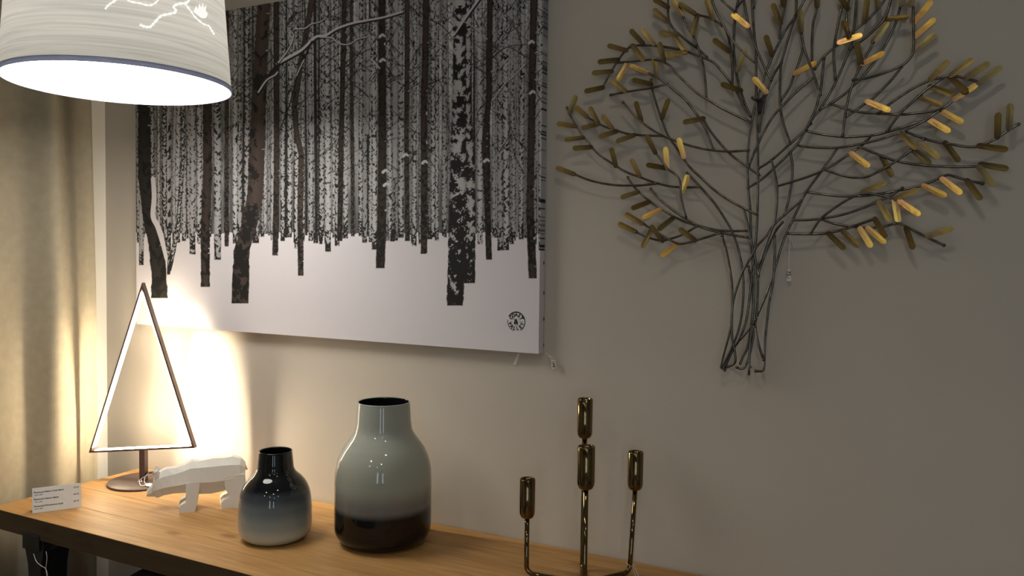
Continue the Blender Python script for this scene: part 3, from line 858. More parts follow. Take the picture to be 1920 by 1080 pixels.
    # middle birches
    mids = [(265, 497, 9, 'birch'), (312, 470, 17, 'birch'), (333, 455, 9, 'birch'), (345, 452, 8, 'birch'), (361, 477, 11, 'birch'), (374, 455, 10, 'birch'),
            (408, 487, 13, 'birch'), (425, 462, 8, 'brown'), (441, 440, 9, 'birch'), (463, 445, 10, 'birch'), (530, 452, 8, 'birch'), (543, 445, 9, 'birch'),
            (556, 466, 8, 'birch'), (583, 452, 9, 'birch'), (593, 450, 6, 'dark'), (603, 443, 9, 'birch'), (615, 472, 11, 'birch'), (627, 446, 7, 'birch'), (632, 461, 9, 'birch'), (648, 447, 9, 'birch'),
            (661, 438, 7, 'brown'), (676, 440, 8, 'birch'), (702, 468, 10, 'birch'), (731, 437, 8, 'birch'), (752, 446, 10, 'birch'), (777, 461, 8, 'birch'), (812, 445, 8, 'birch'), (819, 451, 7, 'birch'),
            (833, 442, 9, 'birch'), (900, 458, 10, 'birch'), (926, 445, 7, 'birch'), (938, 470, 11, 'birch'), (949, 469, 11, 'birch'), (963, 451, 8, 'birch'), (977, 449, 9, 'birch'), (1015, 470, 10, 'birch'), (1026, 455, 8, 'birch')]
    for i, (x, base, w, kind) in enumerate(sorted(mids, key=lambda q: q[1])):
        l = rng.normal(0, 3)
        trunk([(x + l, -300, w * 0.8), (x + l * 0.6, 150, w * 0.95), (x, 320, w), (x, base, w)], w, base, kind, 40 + i * 2.1, rng.uniform(0.44, 0.60), rng.uniform(0.85, 1.2))
    # twigs crossing the upper half
    for k in range(420):
        x, y = rng.uniform(380, 1034), rng.uniform(-40, 190) if k < 350 else rng.uniform(180, 330)
        a = rng.choice([rng.uniform(-2.7, -1.9), rng.uniform(-1.2, -0.4)]); l = rng.uniform(22, 80)
        x1, y1 = x + math.cos(a) * l * 0.5, y + math.sin(a) * l * 0.5
        a += rng.normal(0, 0.5)
        stroke([(x, y), (x1, y1), (x1 + math.cos(a) * l * 0.5, y1 + math.sin(a) * l * 0.5)], rng.uniform(1.3, 2.6), 0.8, (0.02, 0.02, 0.02), rng.uniform(0.6, 1.0))
    # the trunks in front
    trunk([(648, -300), (645, 60), (640, 250), (637, 460)], 10, 452, 'brown', 301, tone=0.8)
    trunk([(765, -300), (763, 100), (762, 260), (764, 452)], 9.5, 452, 'brown', 302)
    trunk([(520, -300), (518, 100), (519, 300), (516, 478)], 11, 479, 'brown', 303, tone=0.75)
    trunk([(598, -300), (588, -20), (575, 60), (562, 130), (552, 200), (556, 250), (565, 290), (563, 400), (564, 516)], 11, 517, 'brown', 304)
    trunk([(801, -300), (798, 80), (795, 200), (795, 476)], 12.5, 476, 'brown', 305, tone=0.8)
    trunk([(922, -300), (918, 60), (917, 180), (908, 270), (912, 340), (914, 400), (917, 487)], 11, 487, 'brown', 306, tone=0.7)
    trunk([(392, -300), (389, 200), (389, 330), (385, 430), (385, 538)], 17, 538, 'brown', 307, tone=0.8)
    trunk([(1006, -300, 15), (1000, 60, 14), (996, 250, 13.5), (994, 400, 15), (999, 523, 16)], 15, 522, 'brown', 308, tone=0.85)
    trunk([(718, -300, 13), (716, 60, 13), (717, 250, 15), (716, 400, 17), (713, 503, 17)], 16, 503, 'brown', 309, tone=0.55)
    # the twin birch
    trunk([(880, -300, 14), (876, 200, 14), (881, 300, 18), (881, 420, 22), (880, 532, 22)], 20, 531, 'birch', 310, 0.72, 1.05)
    trunk([(862, -300, 25), (862, 60, 25), (861, 200, 26), (859, 330, 30), (857, 440, 32), (853, 572, 31)], 28, 573, 'birch', 311, 0.66, 1.2)
    for (x, y, rx, ry) in ((862, 20, 9, 9), (868, 60, 8, 9), (857, 76, 7, 5), (861, 125, 10, 6), (854, 142, 6, 8), (868, 150, 4, 7), (863, 188, 8, 11), (866, 222, 9, 15), (853, 265, 7, 4), (856, 310, 13, 17), (879, 320, 9, 8),
                           (850, 350, 10, 12), (862, 380, 12, 22), (848, 410, 9, 26), (864, 440, 13, 28), (850, 490, 10, 34), (862, 520, 9, 36), (847, 555, 7, 14), (858, 560, 9, 11), (880, 470, 7, 18), (886, 505, 5, 20), (876, 400, 6, 9), (886, 365, 6, 5), (874, 520, 6, 10)):
        s = sel(x - rx * 1.6, x + rx * 1.6, y - ry * 1.6, y + ry * 1.6)
        if s is None: continue
        px, py = PX[s], PY[s]
        d = np.hypot((px - x) / rx, (py - y) / ry) + 1.1 * (nz(px / 2.6 + x, py / 2.9 + y) - 0.5)
        inside = (np.abs(px - np.interp(py, [-300, 200, 330, 440, 572], [862, 861, 868, 868, 862])) < 26) & (py < 572) & ((px < 870) | (py < 531)) & (px < 891) & (px > 837)
        a = (np.clip((1 - d) / 0.12, 0, 1) * inside)[..., None]
        img[s] = img[s] * (1 - a) + np.array((0.016, 0.016, 0.016), np.float32) * a
    # left forked trunk with snow in its bend
    trunk([(268, -300, 22), (270, 200, 23), (271, 330, 25), (280, 410, 24), (291, 455, 26), (298, 510, 29), (299, 560, 30)], 26, 559, 'dark', 312)
    stroke([(287, 335), (289, 370), (287, 405), (296, 425), (306, 455), (313, 480)], 8, 11, WHITE * 0.95)
    trunk([(306, -300, 9), (309, 430, 9), (318, 480, 7), (316, 515, 6)], 8, 515, 'birch', 313, 0.75)
    trunk([(343, 300, 7), (334, 420, 8), (325, 470, 9), (318, 508, 6)], 8, 508, 'birch', 314, 0.8)
    # the leaning trunk
    trunk([(505, -300, 22), (494, 20, 24), (487, 150, 27), (482, 280, 29), (478, 370, 30), (468, 420, 30), (453, 470, 30), (450, 568, 32)], 29, 569, 'brown', 315, tone=1.05)
    for (x, y, rx, ry) in ((484, 155, 9, 16), (473, 250, 6, 8), (478, 330, 8, 12), (470, 408, 13, 24), (462, 440, 11, 16), (448, 480, 10, 22), (459, 500, 9, 20), (444, 535, 8, 16), (458, 552, 8, 10)):
        s = sel(x - rx * 1.6, x + rx * 1.6, y - ry * 1.6, y + ry * 1.6)
        if s is None: continue
        px, py = PX[s], PY[s]
        d = np.hypot((px - x) / rx, (py - y) / ry) + 1.0 * (nz(px / 3 + x, py / 3.2 + y) - 0.5)
        xc = np.interp(py, [20, 150, 280, 370, 420, 470, 568], [494, 487, 482, 478, 468, 453, 450])
        a = (np.clip((1 - d) / 0.12, 0, 1) * (np.abs(px - xc) < 14.5) * (py < 568))[..., None]
        img[s] = img[s] * (1 - a) + np.array((0.016, 0.015, 0.015), np.float32) * a
    # snow-laden branches
    stroke([(484, 176), (495, 158), (508, 138), (522, 122)], 7, 8, (0.022, 0.02, 0.02))
    snowy([(485, 174), (500, 152), (516, 142), (521, 136)], 5, 4)
    snowy([(521, 121), (545, 108), (566, 96), (585, 78), (596, 70), (612, 68), (632, 56), (660, 46), (690, 40), (722, 34), (756, 24)], 8, 5, 0.6)
    snowy([(521, 120), (537, 100), (547, 82), (551, 68), (548, 62)], 4, 2.5)
    stroke([(521, 120), (512, 106), (504, 92)], 3, 1.5, (0.02, 0.02, 0.02))
    snowy([(600, 70), (622, 72), (636, 82), (654, 84), (672, 74), (690, 70)], 4, 2.5)
    snowy([(553, 55), (572, 54), (584, 46), (600, 42), (612, 34)], 4, 2)
    stroke([(585, 78), (575, 100), (566, 124), (556, 148), (545, 190), (535, 218), (524, 246)], 3.5, 2, (0.02, 0.02, 0.02))
    stroke([(570, 112), (562, 128), (556, 142)], 2, 1.5, WHITE * 0.9)
    snowy([(906, -10), (890, 12), (872, 38), (852, 68)], 8, 5, 0.5)
    snowy([(925, 188), (945, 160), (965, 142), (985, 122)], 3, 2)
    stroke([(920, 112), (940, 94), (960, 86), (985, 83)], 2.4, 1.2, (0.03, 0.03, 0.03))
    stroke([(806, 37), (825, 46), (840, 60), (848, 72)], 2.2, 1.2, (0.03, 0.03, 0.03))
    snowy([(872, 42), (892, 54), (906, 68), (914, 74)], 2.5, 2)
    stroke([(696, 110), (706, 122), (712, 128)], 2.6, 2.2, WHITE * 0.8)
    snowy([(1003, 150), (1016, 152), (1026, 160)], 2.5, 2)
    snowy([(1004, 100), (1018, 95), (1032, 93)], 2.5, 2)
    for x, y in ((716, 66), (717, 112), (722, 320), (724, 345), (796, 303), (996, 78), (998, 172), (912, 300), (760, 290)):
        stroke([(x - 4, y + 3), (x + 1, y - 1), (x + 5, y + 2)], 5, 3, WHITE * 0.85)
    return img
def canvas_picture():
    y0 = -CT
    bl = at_y(258, 607, 0); x0 = at_y(255, 400, y0).x
    x1 = at_y(1024, 330, 0).x
    zb = 0.5 * (at_y(480, 625.5, y0).z + at_y(1012, 662, y0).z)
    zt = 0.5 * (at_y(408, 20, y0).z + at_y(546, 1.4, y0).z)
    root = empty('canvas_picture', ((x0 + x1) / 2, 0, zb), 'large unframed canvas print of a snowy birch forest on the wall', 'picture')
    nx, nz_ = 1000, 600
    zs_dense = at_y(640, 585, y0).z
    zs = np.concatenate(([zb], np.linspace(zs_dense, zt, nz_)))
    xs_ = np.linspace(x0, x1, nx)
    XX, ZZ = np.meshgrid(xs_, zs)
    PX, PY = project(XX, np.full_like(XX, y0), ZZ)
    img = paint(PX, PY)
    nr, nc = XX.shape
    nv = nr * nc
    co = np.empty((nv, 3), np.float32); co[:, 0] = XX.ravel(); co[:, 1] = y0; co[:, 2] = ZZ.ravel()
    idx = np.arange(nv).reshape(nr, nc)
    q = np.stack((idx[:-1, :-1], idx[:-1, 1:], idx[1:, 1:], idx[1:, :-1]), -1).reshape(-1, 4)
    # the sides wrap round to the wall, the edge of the print with them
    yb = -0.002
    loop = np.concatenate((idx[0, :], idx[1:, -1], idx[-1, -2::-1], idx[-2:0:-1, 0]))
    nb = len(loop)
    back = co[loop].copy(); back[:, 1] = yb
    co = np.concatenate((co, back))
    bi = nv + np.arange(nb)
    l2, b2 = np.roll(loop, -1), np.roll(bi, -1)
    side = np.stack((l2, loop, bi, b2), -1)
    q = np.concatenate((q, side))
    col = np.ones((len(co), 4), np.float32)
    col[:nv, :3] = img.reshape(-1, 3); col[nv:, :3] = col[loop, :3]
    me = bpy.data.meshes.new('canvas')
    me.vertices.add(len(co)); me.vertices.foreach_set('co', co.ravel())
    me.loops.add(q.size); me.loops.foreach_set('vertex_index', q.ravel().astype(np.int32))
    me.polygons.add(len(q)); me.polygons.foreach_set('loop_start', np.arange(0, q.size, 4, dtype=np.int32))
    me.update(calc_edges=True)
    me.polygons.foreach_set('use_smooth', np.zeros(len(q), dtype=bool))
    at = me.color_attributes.new('print', 'FLOAT_COLOR', 'POINT'); at.data.foreach_set('color', col.ravel())
    m, N, L, b = mat_new('printed_canvas')
    a = N.new('ShaderNodeAttribute'); a.attribute_name = 'print'
    n = N.new('ShaderNodeTexNoise'); n.inputs['Scale'].default_value = 900
    tc = N.new('ShaderNodeTexCoord'); L.new(tc.outputs['Object'], n.inputs['Vector'])
    bp = N.new('ShaderNodeBump'); bp.inputs['Strength'].default_value = 0.05; bp.inputs['Distance'].default_value = 0.001
    L.new(n.outputs['Fac'], bp.inputs['Height']); L.new(bp.outputs['Normal'], b.inputs['Normal'])
    L.new(a.outputs['Color'], b.inputs['Base Color']); b.inputs['Roughness'].default_value = 0.75; b.inputs['Specular IOR Level'].default_value = 0.2
    link('canvas', me, m, root)
    # round stamp in the corner
    c = at_y(968, 603, y0); R = (at_y(984.5, 603, y0) - at_y(951.5, 603, y0)).length / 2
    bm = bmesh.new()
    yy = y0 - 0.0004
    def pt(r, a): return Vector((c.x + r * math.cos(a), yy, c.z + r * math.sin(a)))
    def arc(r0, r1, a0, a1, n=24):
        prev = None
        for k in range(n + 1):
            an = a0 + (a1 - a0) * k / n
            cur = (bm.verts.new(pt(r0, an)), bm.verts.new(pt(r1, an)))
            if prev: bm.faces.new((prev[0], cur[0], cur[1], prev[1]))
            prev = cur
    rad = math.radians
    arc(R * 0.93, R * 1.02, rad(-60), rad(18)); arc(R * 0.90, R * 1.03, rad(18), rad(150)); arc(R * 0.93, R * 1.0, rad(172), rad(255))
    arc(R * 0.42, R * 0.46, rad(20), rad(70)); arc(R * 0.42, R * 0.46, rad(120), rad(160)); arc(R * 0.42, R * 0.46, rad(-20), rad(15)); arc(R * 0.42, R * 0.46, rad(-110), rad(-60))
    arc(0.0, R * 0.06, 0, 0.01, 1)
    size = R * 0.46
    def glyph(ch, r, an, up_out, sz, bold=0.0):
        p = pt(r, an); p.y = yy
        rot = an - math.pi / 2 if up_out else an + math.pi / 2
        ex = Vector((math.cos(rot), 0, math.sin(rot))); ez = Vector((-math.sin(rot), 0, math.cos(rot)))
        m4 = Matrix(((ex.x, ez.x, 0, p.x), (ex.y, ez.y, -1, p.y), (ex.z, ez.z, 0, p.z), (0, 0, 0, 1)))
        add_text(bm, ch, sz, m4, True, bold)
    for k, ch in enumerate('COAST'): glyph(ch, R * 0.54, rad(148 - k * 29), True, size, 0.0006)
    for k, ch in enumerate('VALLEY'): glyph(ch, R * 0.86, rad(197 + k * 29), False, size, 0.0006)
    p = Vector((c.x, yy, c.z - R * 0.26))
    add_text(bm, '&', R * 0.75, Matrix(((1, 0, 0, p.x), (0, 0, -1, p.y), (0, 1, 0, p.z), (0, 0, 0, 1))), True, 0.0008)
    arc(R * 0.66, R * 0.74, rad(-2), rad(5), 2)
    from_bm('logo_print', bm, M_STAMP, root)
    # staples along the right edge
    for row in (493, 549, 598, 647):
        p = at_x(1019.5, row, x1)
        box('staple', (x1 - 0.0002, p.y - 0.0018, p.z - 0.004), (x1 + 0.0008, p.y + 0.0018, p.z + 0.004), M_BLACK, root)
    box('stretcher_bar', (x0 + 0.004, -0.0205, zb + 0.004), (x1 - 0.004, -0.0035, zb + 0.04), M_WOOD, root)
    return x0, x1, zb, zt
canvas_picture()

def hanging_tag(name_lbl, knot, card, text, off, extra=None):
    k0 = at_y(*knot[0], -off)
    r = empty('price_tag', k0, name_lbl, 'price tag', 'white string price tags')
    tube('string', smooth_path([at_y(x, y, -off) for x, y in knot], 4), 0.0009, M_STRING, r, 6)
    if extra: tube('string', smooth_path([at_y(x, y, -off) for x, y in extra], 4), 0.0008, M_STRING, r, 6)
    cs = [at_y(x, y, -off + 0.001) for x, y in card]
    flat_plate('tag_card', cs, 0.0006, Vector((0, -1, 0)), M_PAPER, r)
    cx = sum((p for p in cs), Vector()) / len(cs)
    d = (at_y(*card[2], -off) - at_y(*card[1], -off)).normalized()
    u = Vector((d.z, 0, -d.x)); 
    bm = bmesh.new()
    ex, ey = d, Vector((-d.z, 0, d.x))
    p = cx - ey * 0.0035; p.y = -off - 0.0001
    add_text(bm, text, 0.0105, Matrix(((ex.x, ey.x, 0, p.x), (ex.y, ey.y, -1, p.y), (ex.z, ey.z, 0, p.z), (0, 0, 0, 1))), True, 0.0002)
    from_bm('handwriting', bm, M_INK, r)
hanging_tag('small white price tag hanging below the canvas corner', [(1024, 661), (1029, 666), (1033, 672), (1036, 680)],
            [(1033, 675), (1041, 675), (1043.5, 690), (1035, 692)], '29\u20ac', 0.012, [(1029, 666), (1037, 671), (1039, 678)])
hanging_tag('small white price tag hanging on a long string from the metal tree', [(1481, 441), (1480, 470), (1479, 490), (1479, 505)],
            [(1476.5, 504), (1482, 504), (1483.5, 527), (1475, 527)], '75.-', 0.012, [(1481.5, 441), (1485, 452), (1491, 467)])
t = empty('tape_strip', at_y(968, 667, -0.01), 'short pale strip of tape under the bottom edge of the canvas', 'tape')
flat_plate('strip', [at_y(x, y, -0.003) for x, y in ((971, 662), (975, 664), (967, 685), (962, 683))], 0.0008, Vector((0, -1, 0)), M_STRING, t)

# string tied to the near table leg
def leg_string():
    yy = TY0 - 0.006
    r = empty('price_tag', at_y(87, 1040, yy), 'thin white string looped round the black iron table leg', 'price tag', 'white string price tags')
    tube('string', smooth_path([at_y(x, y, yy) for x, y in ((63, 1038), (66, 1048), (70, 1055), (79, 1062), (86, 1067), (89, 1080), (90, 1100))], 6), 0.0008, M_STRING, r, 6)
    tube('string', smooth_path([at_y(x, y, yy) for x, y in ((86.5, 1034), (88, 1045), (87, 1058), (86, 1067), (88, 1080))], 6), 0.0008, M_STRING, r, 6)
    flat_plate('tag_card', [at_y(x, y, yy) for x, y in ((85, 1099), (95, 1099), (97, 1130), (84, 1130))], 0.0006, Vector((0, -1, 0)), M_PAPER, r)
leg_string()

# ----------------------------------------------------------------- metal tree on the wall
WIRES = [
 [(1246,-60),(1252,-25),(1252.5,0),(1253,30),(1258,47),(1272,63),(1290,78),(1307,90),(1327,108)],
 [(1130,164),(1140,145),(1153,122),(1163,107),(1175,93),(1187,86),(1207,85),(1227,86),(1247,88),(1277,94),(1288,97),(1313,106),(1338,117),(1353,133),(1372,157)],
 [(1155,118),(1180,116),(1207,113),(1227,112),(1243,116),(1258,125),(1270,140),(1288,157),(1305,173),(1325,186),(1357,205),(1406,229)],
 [(1215,137),(1235,147),(1250,157),(1267,172),(1282,184),(1297,202),(1310,220),(1323,243),(1330,260),(1337,280)],
 [(1310,220),(1320,226),(1330,243),(1347,265),(1367,287),(1393,307),(1422,327)],
 [(1145,178),(1177,172),(1222,165),(1251,157)],
 [(1221,150),(1223,168),(1230,193),(1240,223),(1253,255),(1267,275),(1280,296),(1293,313),(1311,330),(1327,345),(1338,355),(1363,373),(1390,388),(1420,403)],
 [(1168,192),(1185,212),(1203,229),(1222,243),(1242,254),(1260,262),(1290,272),(1323,280),(1363,284),(1403,282)],
 [(1103,221),(1122,232),(1140,240),(1157,245),(1177,251),(1210,254),(1241,255)],
 [(1063,202),(1068,215),(1078,233),(1092,255),(1105,270),(1123,290),(1150,308),(1173,322),(1202,333),(1230,343),(1255,349),(1275,351),(1315,351)],
 [(1078,327),(1102,337),(1130,344),(1158,347.5),(1187,348),(1210,347),(1230,344)],
 [(1229,287),(1245,307),(1252,317),(1263,325),(1272,334),(1276,348),(1276,363),(1279,382),(1287,409)],
 [(1177,333),(1190,352),(1213,373),(1237,390),(1263,406),(1287,417),(1308,423),(1342,431),(1370,433),(1404,433)],
 [(1220,354),(1235,372),(1262,394),(1287,411),(1317,427),(1350,436),(1405,446)],
 [(1207,420),(1222,430),(1247,445),(1272,457),(1290,455),(1308,450),(1350,437)],
 [(1193,435),(1210,443),(1227,449),(1243,451),(1260,447),(1282,439),(1307,424)],
 [(1287,323),(1313,350),(1340,382),(1360,412),(1375,440),(1386,474),(1392,507),(1394,535),(1392,573),(1387,609),(1375.5,644),(1358,680),(1353,689)],
 [(1354,442),(1363,475),(1371,520),(1373,547),(1372,578),(1369,618),(1360,653),(1352,684),(1353,690),(1359,694)],
 [(1394,392),(1402,420),(1410,458),(1417,490),(1420,509),(1421,547),(1418,591),(1409,649),(1402,676),(1396,689),(1389,692),(1382,689)],
 [(1322,-45),(1330,-15),(1335,0),(1343,22),(1357,48),(1373,75),(1393,98),(1416,118)],
 [(1308,28),(1327,32.5),(1340,38),(1354,48)],
 [(1361,55),(1367,75),(1371,97),(1373,123),(1373,157)],
 [(1281,33),(1290,52),(1300,67),(1308,87),(1315,108),(1320,133),(1323,158),(1325,186)],
 [(1335,-20),(1353,0),(1367,13),(1378,22)],
 [(1392,-50),(1388,-20),(1384,0),(1380,18),(1377,50),(1376,95),(1380,130),(1386,160),(1398,197),(1408,218)],
 [(1378,166),(1386,182),(1395,200),(1407,219)],
 [(1398,-12),(1393,0),(1383,11)],
 [(1388,-60),(1392,-20),(1395,0),(1400,28),(1405,52),(1413,78),(1422,100),(1435,130),(1446,150)],
 [(1408,-60),(1410,0),(1412,33),(1415,70),(1418,93),(1417.5,125),(1418,167),(1419,200),(1420,243),(1421,277),(1421,327),(1421,353),(1420,400),(1418,437),(1414,480),(1409,524),(1404,569),(1398,604),(1387,636),(1375,655),(1358,692)],
 [(1422,-55),(1416,-20),(1413,17)],
 [(1525,-35),(1507,2),(1493,28),(1480,46),(1467,67),(1452,98),(1437,133),(1425,170),(1417,193),(1410,225),(1405,253),(1402,283),(1401,310),(1402,335),(1404,365),(1407,395),(1408,437),(1410,480),(1414,524),(1413,569),(1409,613),(1405.5,658),(1404,701)],
 [(1493,-40),(1493,0),(1492.5,28)],
 [(1492,30),(1482,58),(1472,93),(1465,118),(1463,142),(1462,180),(1464,208),(1470,235),(1482,269)],
 [(1465,118),(1455,133),(1446,150),(1437,177),(1430,207),(1423,246)],
 [(1478,-30),(1472,10),(1466,37),(1462.5,55),(1462,73)],
 [(1502.5,62),(1507,88),(1513,107),(1523,132),(1530,153),(1538,178)],
 [(1506,90),(1498,117),(1488,143),(1480,165),(1464,189)],
 [(1538,-40),(1532,13),(1525,42),(1522.5,75),(1522.5,117)],
 [(1578,13),(1572,42),(1566,75),(1563,108),(1567,151)],
 [(1600,-40),(1592,0),(1587.5,33),(1590,62)],
 [(1612,-60),(1606,0),(1604,25),(1601,55),(1597,83),(1590,100),(1580,125),(1568,152),(1553,180),(1538,204),(1525,220),(1512,240),(1498,266),(1480,288),(1453,314),(1427,337),(1403,352)],
 [(1680,-40),(1670,0),(1663,25),(1655,40),(1637,58),(1615,77),(1594,92)],
 [(1675,-30),(1657,2),(1645,18),(1627,37),(1607,53),(1590,66),(1575,80),(1563,90),(1543,108),(1528,129)],
 [(1545,110),(1542,142),(1539,168),(1535,184),(1528,207),(1512,241)],
 [(1526,145),(1507,160),(1482,183),(1452,215),(1435,242),(1418,277),(1404,312)],
 [(1694,-30),(1688,13),(1680,42),(1665,75),(1652,98),(1637,120),(1615,147),(1600,161),(1583,177),(1557,195),(1538,205)],
 [(1637,80),(1628,98),(1618,115),(1612,125),(1602,150),(1595,168),(1590,187),(1585,215),(1580,254)],
 [(1600,150),(1623,147),(1657,137),(1687,125),(1703,113),(1712,97),(1713,67),(1712,12)],
 [(1690,126),(1673,148),(1642,180),(1625,192),(1603,208),(1585,220)],
 [(1834,153),(1810,147),(1793,143),(1773,143),(1757,147),(1740,152),(1715,164),(1697,175),(1668,195),(1647,213)],
 [(1767,147),(1740,166),(1717,185),(1686,215),(1664,246)],
 [(1557,195),(1583,203),(1610,210),(1647,213),(1685,215),(1713,213),(1740,210),(1763,206)],
 [(1510,245),(1535,251),(1563,255),(1590,257),(1622,255),(1647,252),(1680,243),(1713,232),(1738,225)],
 [(1495,273),(1530,277),(1568,277),(1605,272),(1647,262),(1688,248),(1727,230),(1740,222),(1760,208),(1773,200),(1789,187)],
 [(1634,254),(1627,262),(1617,271)],
 [(1612,275),(1630,283),(1655,293),(1680,302),(1713,308),(1743,311),(1793,313),(1835,312)],
 [(1611,276),(1595,287),(1573,302),(1547,318),(1516,331),(1485,341),(1455,350)],
 [(1570,278),(1560,293),(1538,324),(1512,360),(1497,390),(1483,420),(1475,437),(1465,463),(1455,497),(1447,524),(1435.5,555.5),(1420,591)],
 [(1910,233),(1890,245),(1867,260),(1843,271),(1832,275),(1810,275),(1782,270),(1760,267),(1733,260),(1698,247)],
 [(1733,260),(1722,270),(1707,283),(1680,302),(1655,317),(1630,330),(1613,333),(1593,332),(1572,327),(1546,318)],
 [(1512,360),(1547,365),(1580,368),(1613,367.5),(1647,364),(1672,360),(1697,355),(1728,348),(1753,338),(1770,330),(1780,328),(1793,332),(1810,337),(1842.5,344)],
 [(1692,353),(1672,365),(1647,378),(1613,392),(1580,402.5),(1547,409),(1513,412.5),(1486,412.5)],
 [(1520,438),(1535,415),(1547,403),(1572,385),(1597,370),(1613,363),(1630,362.5),(1655,367.5),(1679,374)],
 [(1475,438),(1513,439),(1547,438),(1580,431),(1613,420),(1638,411)],
 [(1541,411),(1563,419),(1597,425),(1630,427),(1655,425),(1683,419),(1697,424),(1722,437),(1740,446),(1770,460)],
 [(1502,377),(1472,402),(1450,423),(1437,442),(1418,463),(1408,482),(1393,508),(1382,538),(1374,569),(1372,604),(1373,636),(1377,656),(1379,676),(1374,684),(1364,688)],
 [(1482,288),(1486,310),(1485,335),(1482,355),(1478,377),(1471,403)],
 [(1446,301),(1452,322),(1457,350),(1456,387),(1452,417),(1448,428),(1437,456),(1422,500)],
 [(1520,232),(1507,246),(1483,268),(1447,300),(1422,316)],
 [(1467,417),(1452,437),(1437,470),(1424,507),(1422,518)],
 [(1452,443),(1453,470),(1451,507),(1449,531),(1442,569),(1438,604),(1434,644),(1433,676),(1432,691),(1428,696),(1417,696)],
 [(1416,613),(1422,644),(1431,674)],
 [(1403,500),(1409,529),(1412,564),(1409,600),(1402,649),(1393,669),(1387,684)],
 [(1387,638),(1404,618),(1417,599)],
]
LEAVES = [
 (1253,14,1228,-1,0),(1252,40,1227,19,0),(1282,33,1263,2,0),(1303,26,1275,8,0),(1308,28,1299,65,0),(1337,36,1325,2,0),(1272,65,1238,62,0),(1265,70,1286,97,0),(1287,98,1251,103,1),
 (1206,82,1184,58,0),(1226,83,1206,57,0),(1175,95,1142,86,0),(1186,85,1206,112,0),(1245,115,1237,82,0),(1160,112,1124,116,0),(1148,134,1113,137,0),(1131,164,1099,171,0),(1177,117,1160,148,2),
 (1215,137,1184,124,1),(1232,144,1226,111,0),(1222,158,1189,150,0),(1174,172,1149,152,0),(1068,213,1079,182,0),(1080,237,1047,232,1),(1102,220,1081,202,1),(1122,232,1107,203,0),(1122,233,1093,240,0),
 (1149,242,1131,218,0),(1157,246,1126,256,0),(1094,258,1062,262,0),(1109,276,1077,278,0),(1190,253,1158,265,0),(1203,227,1193,193,0),(1241,222,1253,188,0),(1320,222,1284,229,0),(1155,312,1147,280,0),
 (1200,331,1185,301,0),(1229,287,1214,256,0),(1248,315,1215,309,0),(1251,314,1248,279,2),(1282,295,1273,262,2),(1077,327,1045,315,0),(1197,360,1167,370,0),(1218,378,1187,390,1),(1238,393,1207,408,2),
 (1263,408,1236,429,0),(1205,420,1175,402,1),(1193,435,1162,420,1),(1221,432,1206,462,0),(1243,452,1222,425,0),(1270,457,1242,479,2),(1304,451,1276,430,0),(1278,364,1289,331,2),
 (1403,50,1375,28,2),(1368,97,1340,75,0),(1383,133,1397,96,0),(1390,170,1355,158,0),(1437,173,1414,148,2),(1464,45,1450,10,0),(1448,104,1437,69,0),(1470,10,1463,-25,0),
 (1502,60,1500,22,0),(1532,12,1530,-22,0),(1590,17,1572,-12,0),(1592,68,1582,42,1),(1573,80,1613,67,2),(1490,138,1528,119,2),(1621,42,1626,2,0),(1647,15,1642,-22,0),(1657,36,1700,33,1),(1637,78,1663,43,1),
 (1615,122,1607,82,0),(1617,120,1655,101,2),(1691,10,1695,-25,0),(1708,10,1716,-22,1),(1714,42,1745,5,2),(1714,70,1751,38,2),(1713,95,1751,66,1),(1744,150,1776,117,0),(1783,142,1822,113,0),
 (1810,147,1851,120,0),(1835,157,1875,127,0),(1782,145,1812,171,0),(1743,162,1784,176,1),(1789,187,1829,161,1),(1722,181,1763,197,0),(1763,207,1802,229,2),(1740,223,1778,246,2),(1892,242,1894,198,0),
 (1870,258,1872,215,0),(1835,273,1886,280,1),(1772,267,1796,301,0),(1687,249,1717,277,0),(1710,280,1742,305,0),(1725,267,1758,294,1),(1838,308,1887,316,0),(1835,312,1861,346,0),(1625,190,1666,207,2),
 (1595,287,1627,311,2),(1653,293,1671,329,0),(1617,360,1659,344,0),(1678,373,1718,357,0),(1648,378,1668,412,1),(1677,374,1684,413,2),(1686,377,1722,402,2),(1640,410,1660,443,1),(1553,437,1582,465,0),
 (1580,433,1608,461,0),(1612,428,1632,461,2),(1626,427,1657,454,2),(1699,427,1712,464,0),(1738,443,1783,429,1),(1731,348,1771,367,2),(1766,335,1800,362,2),(1813,338,1838,372,0),
]
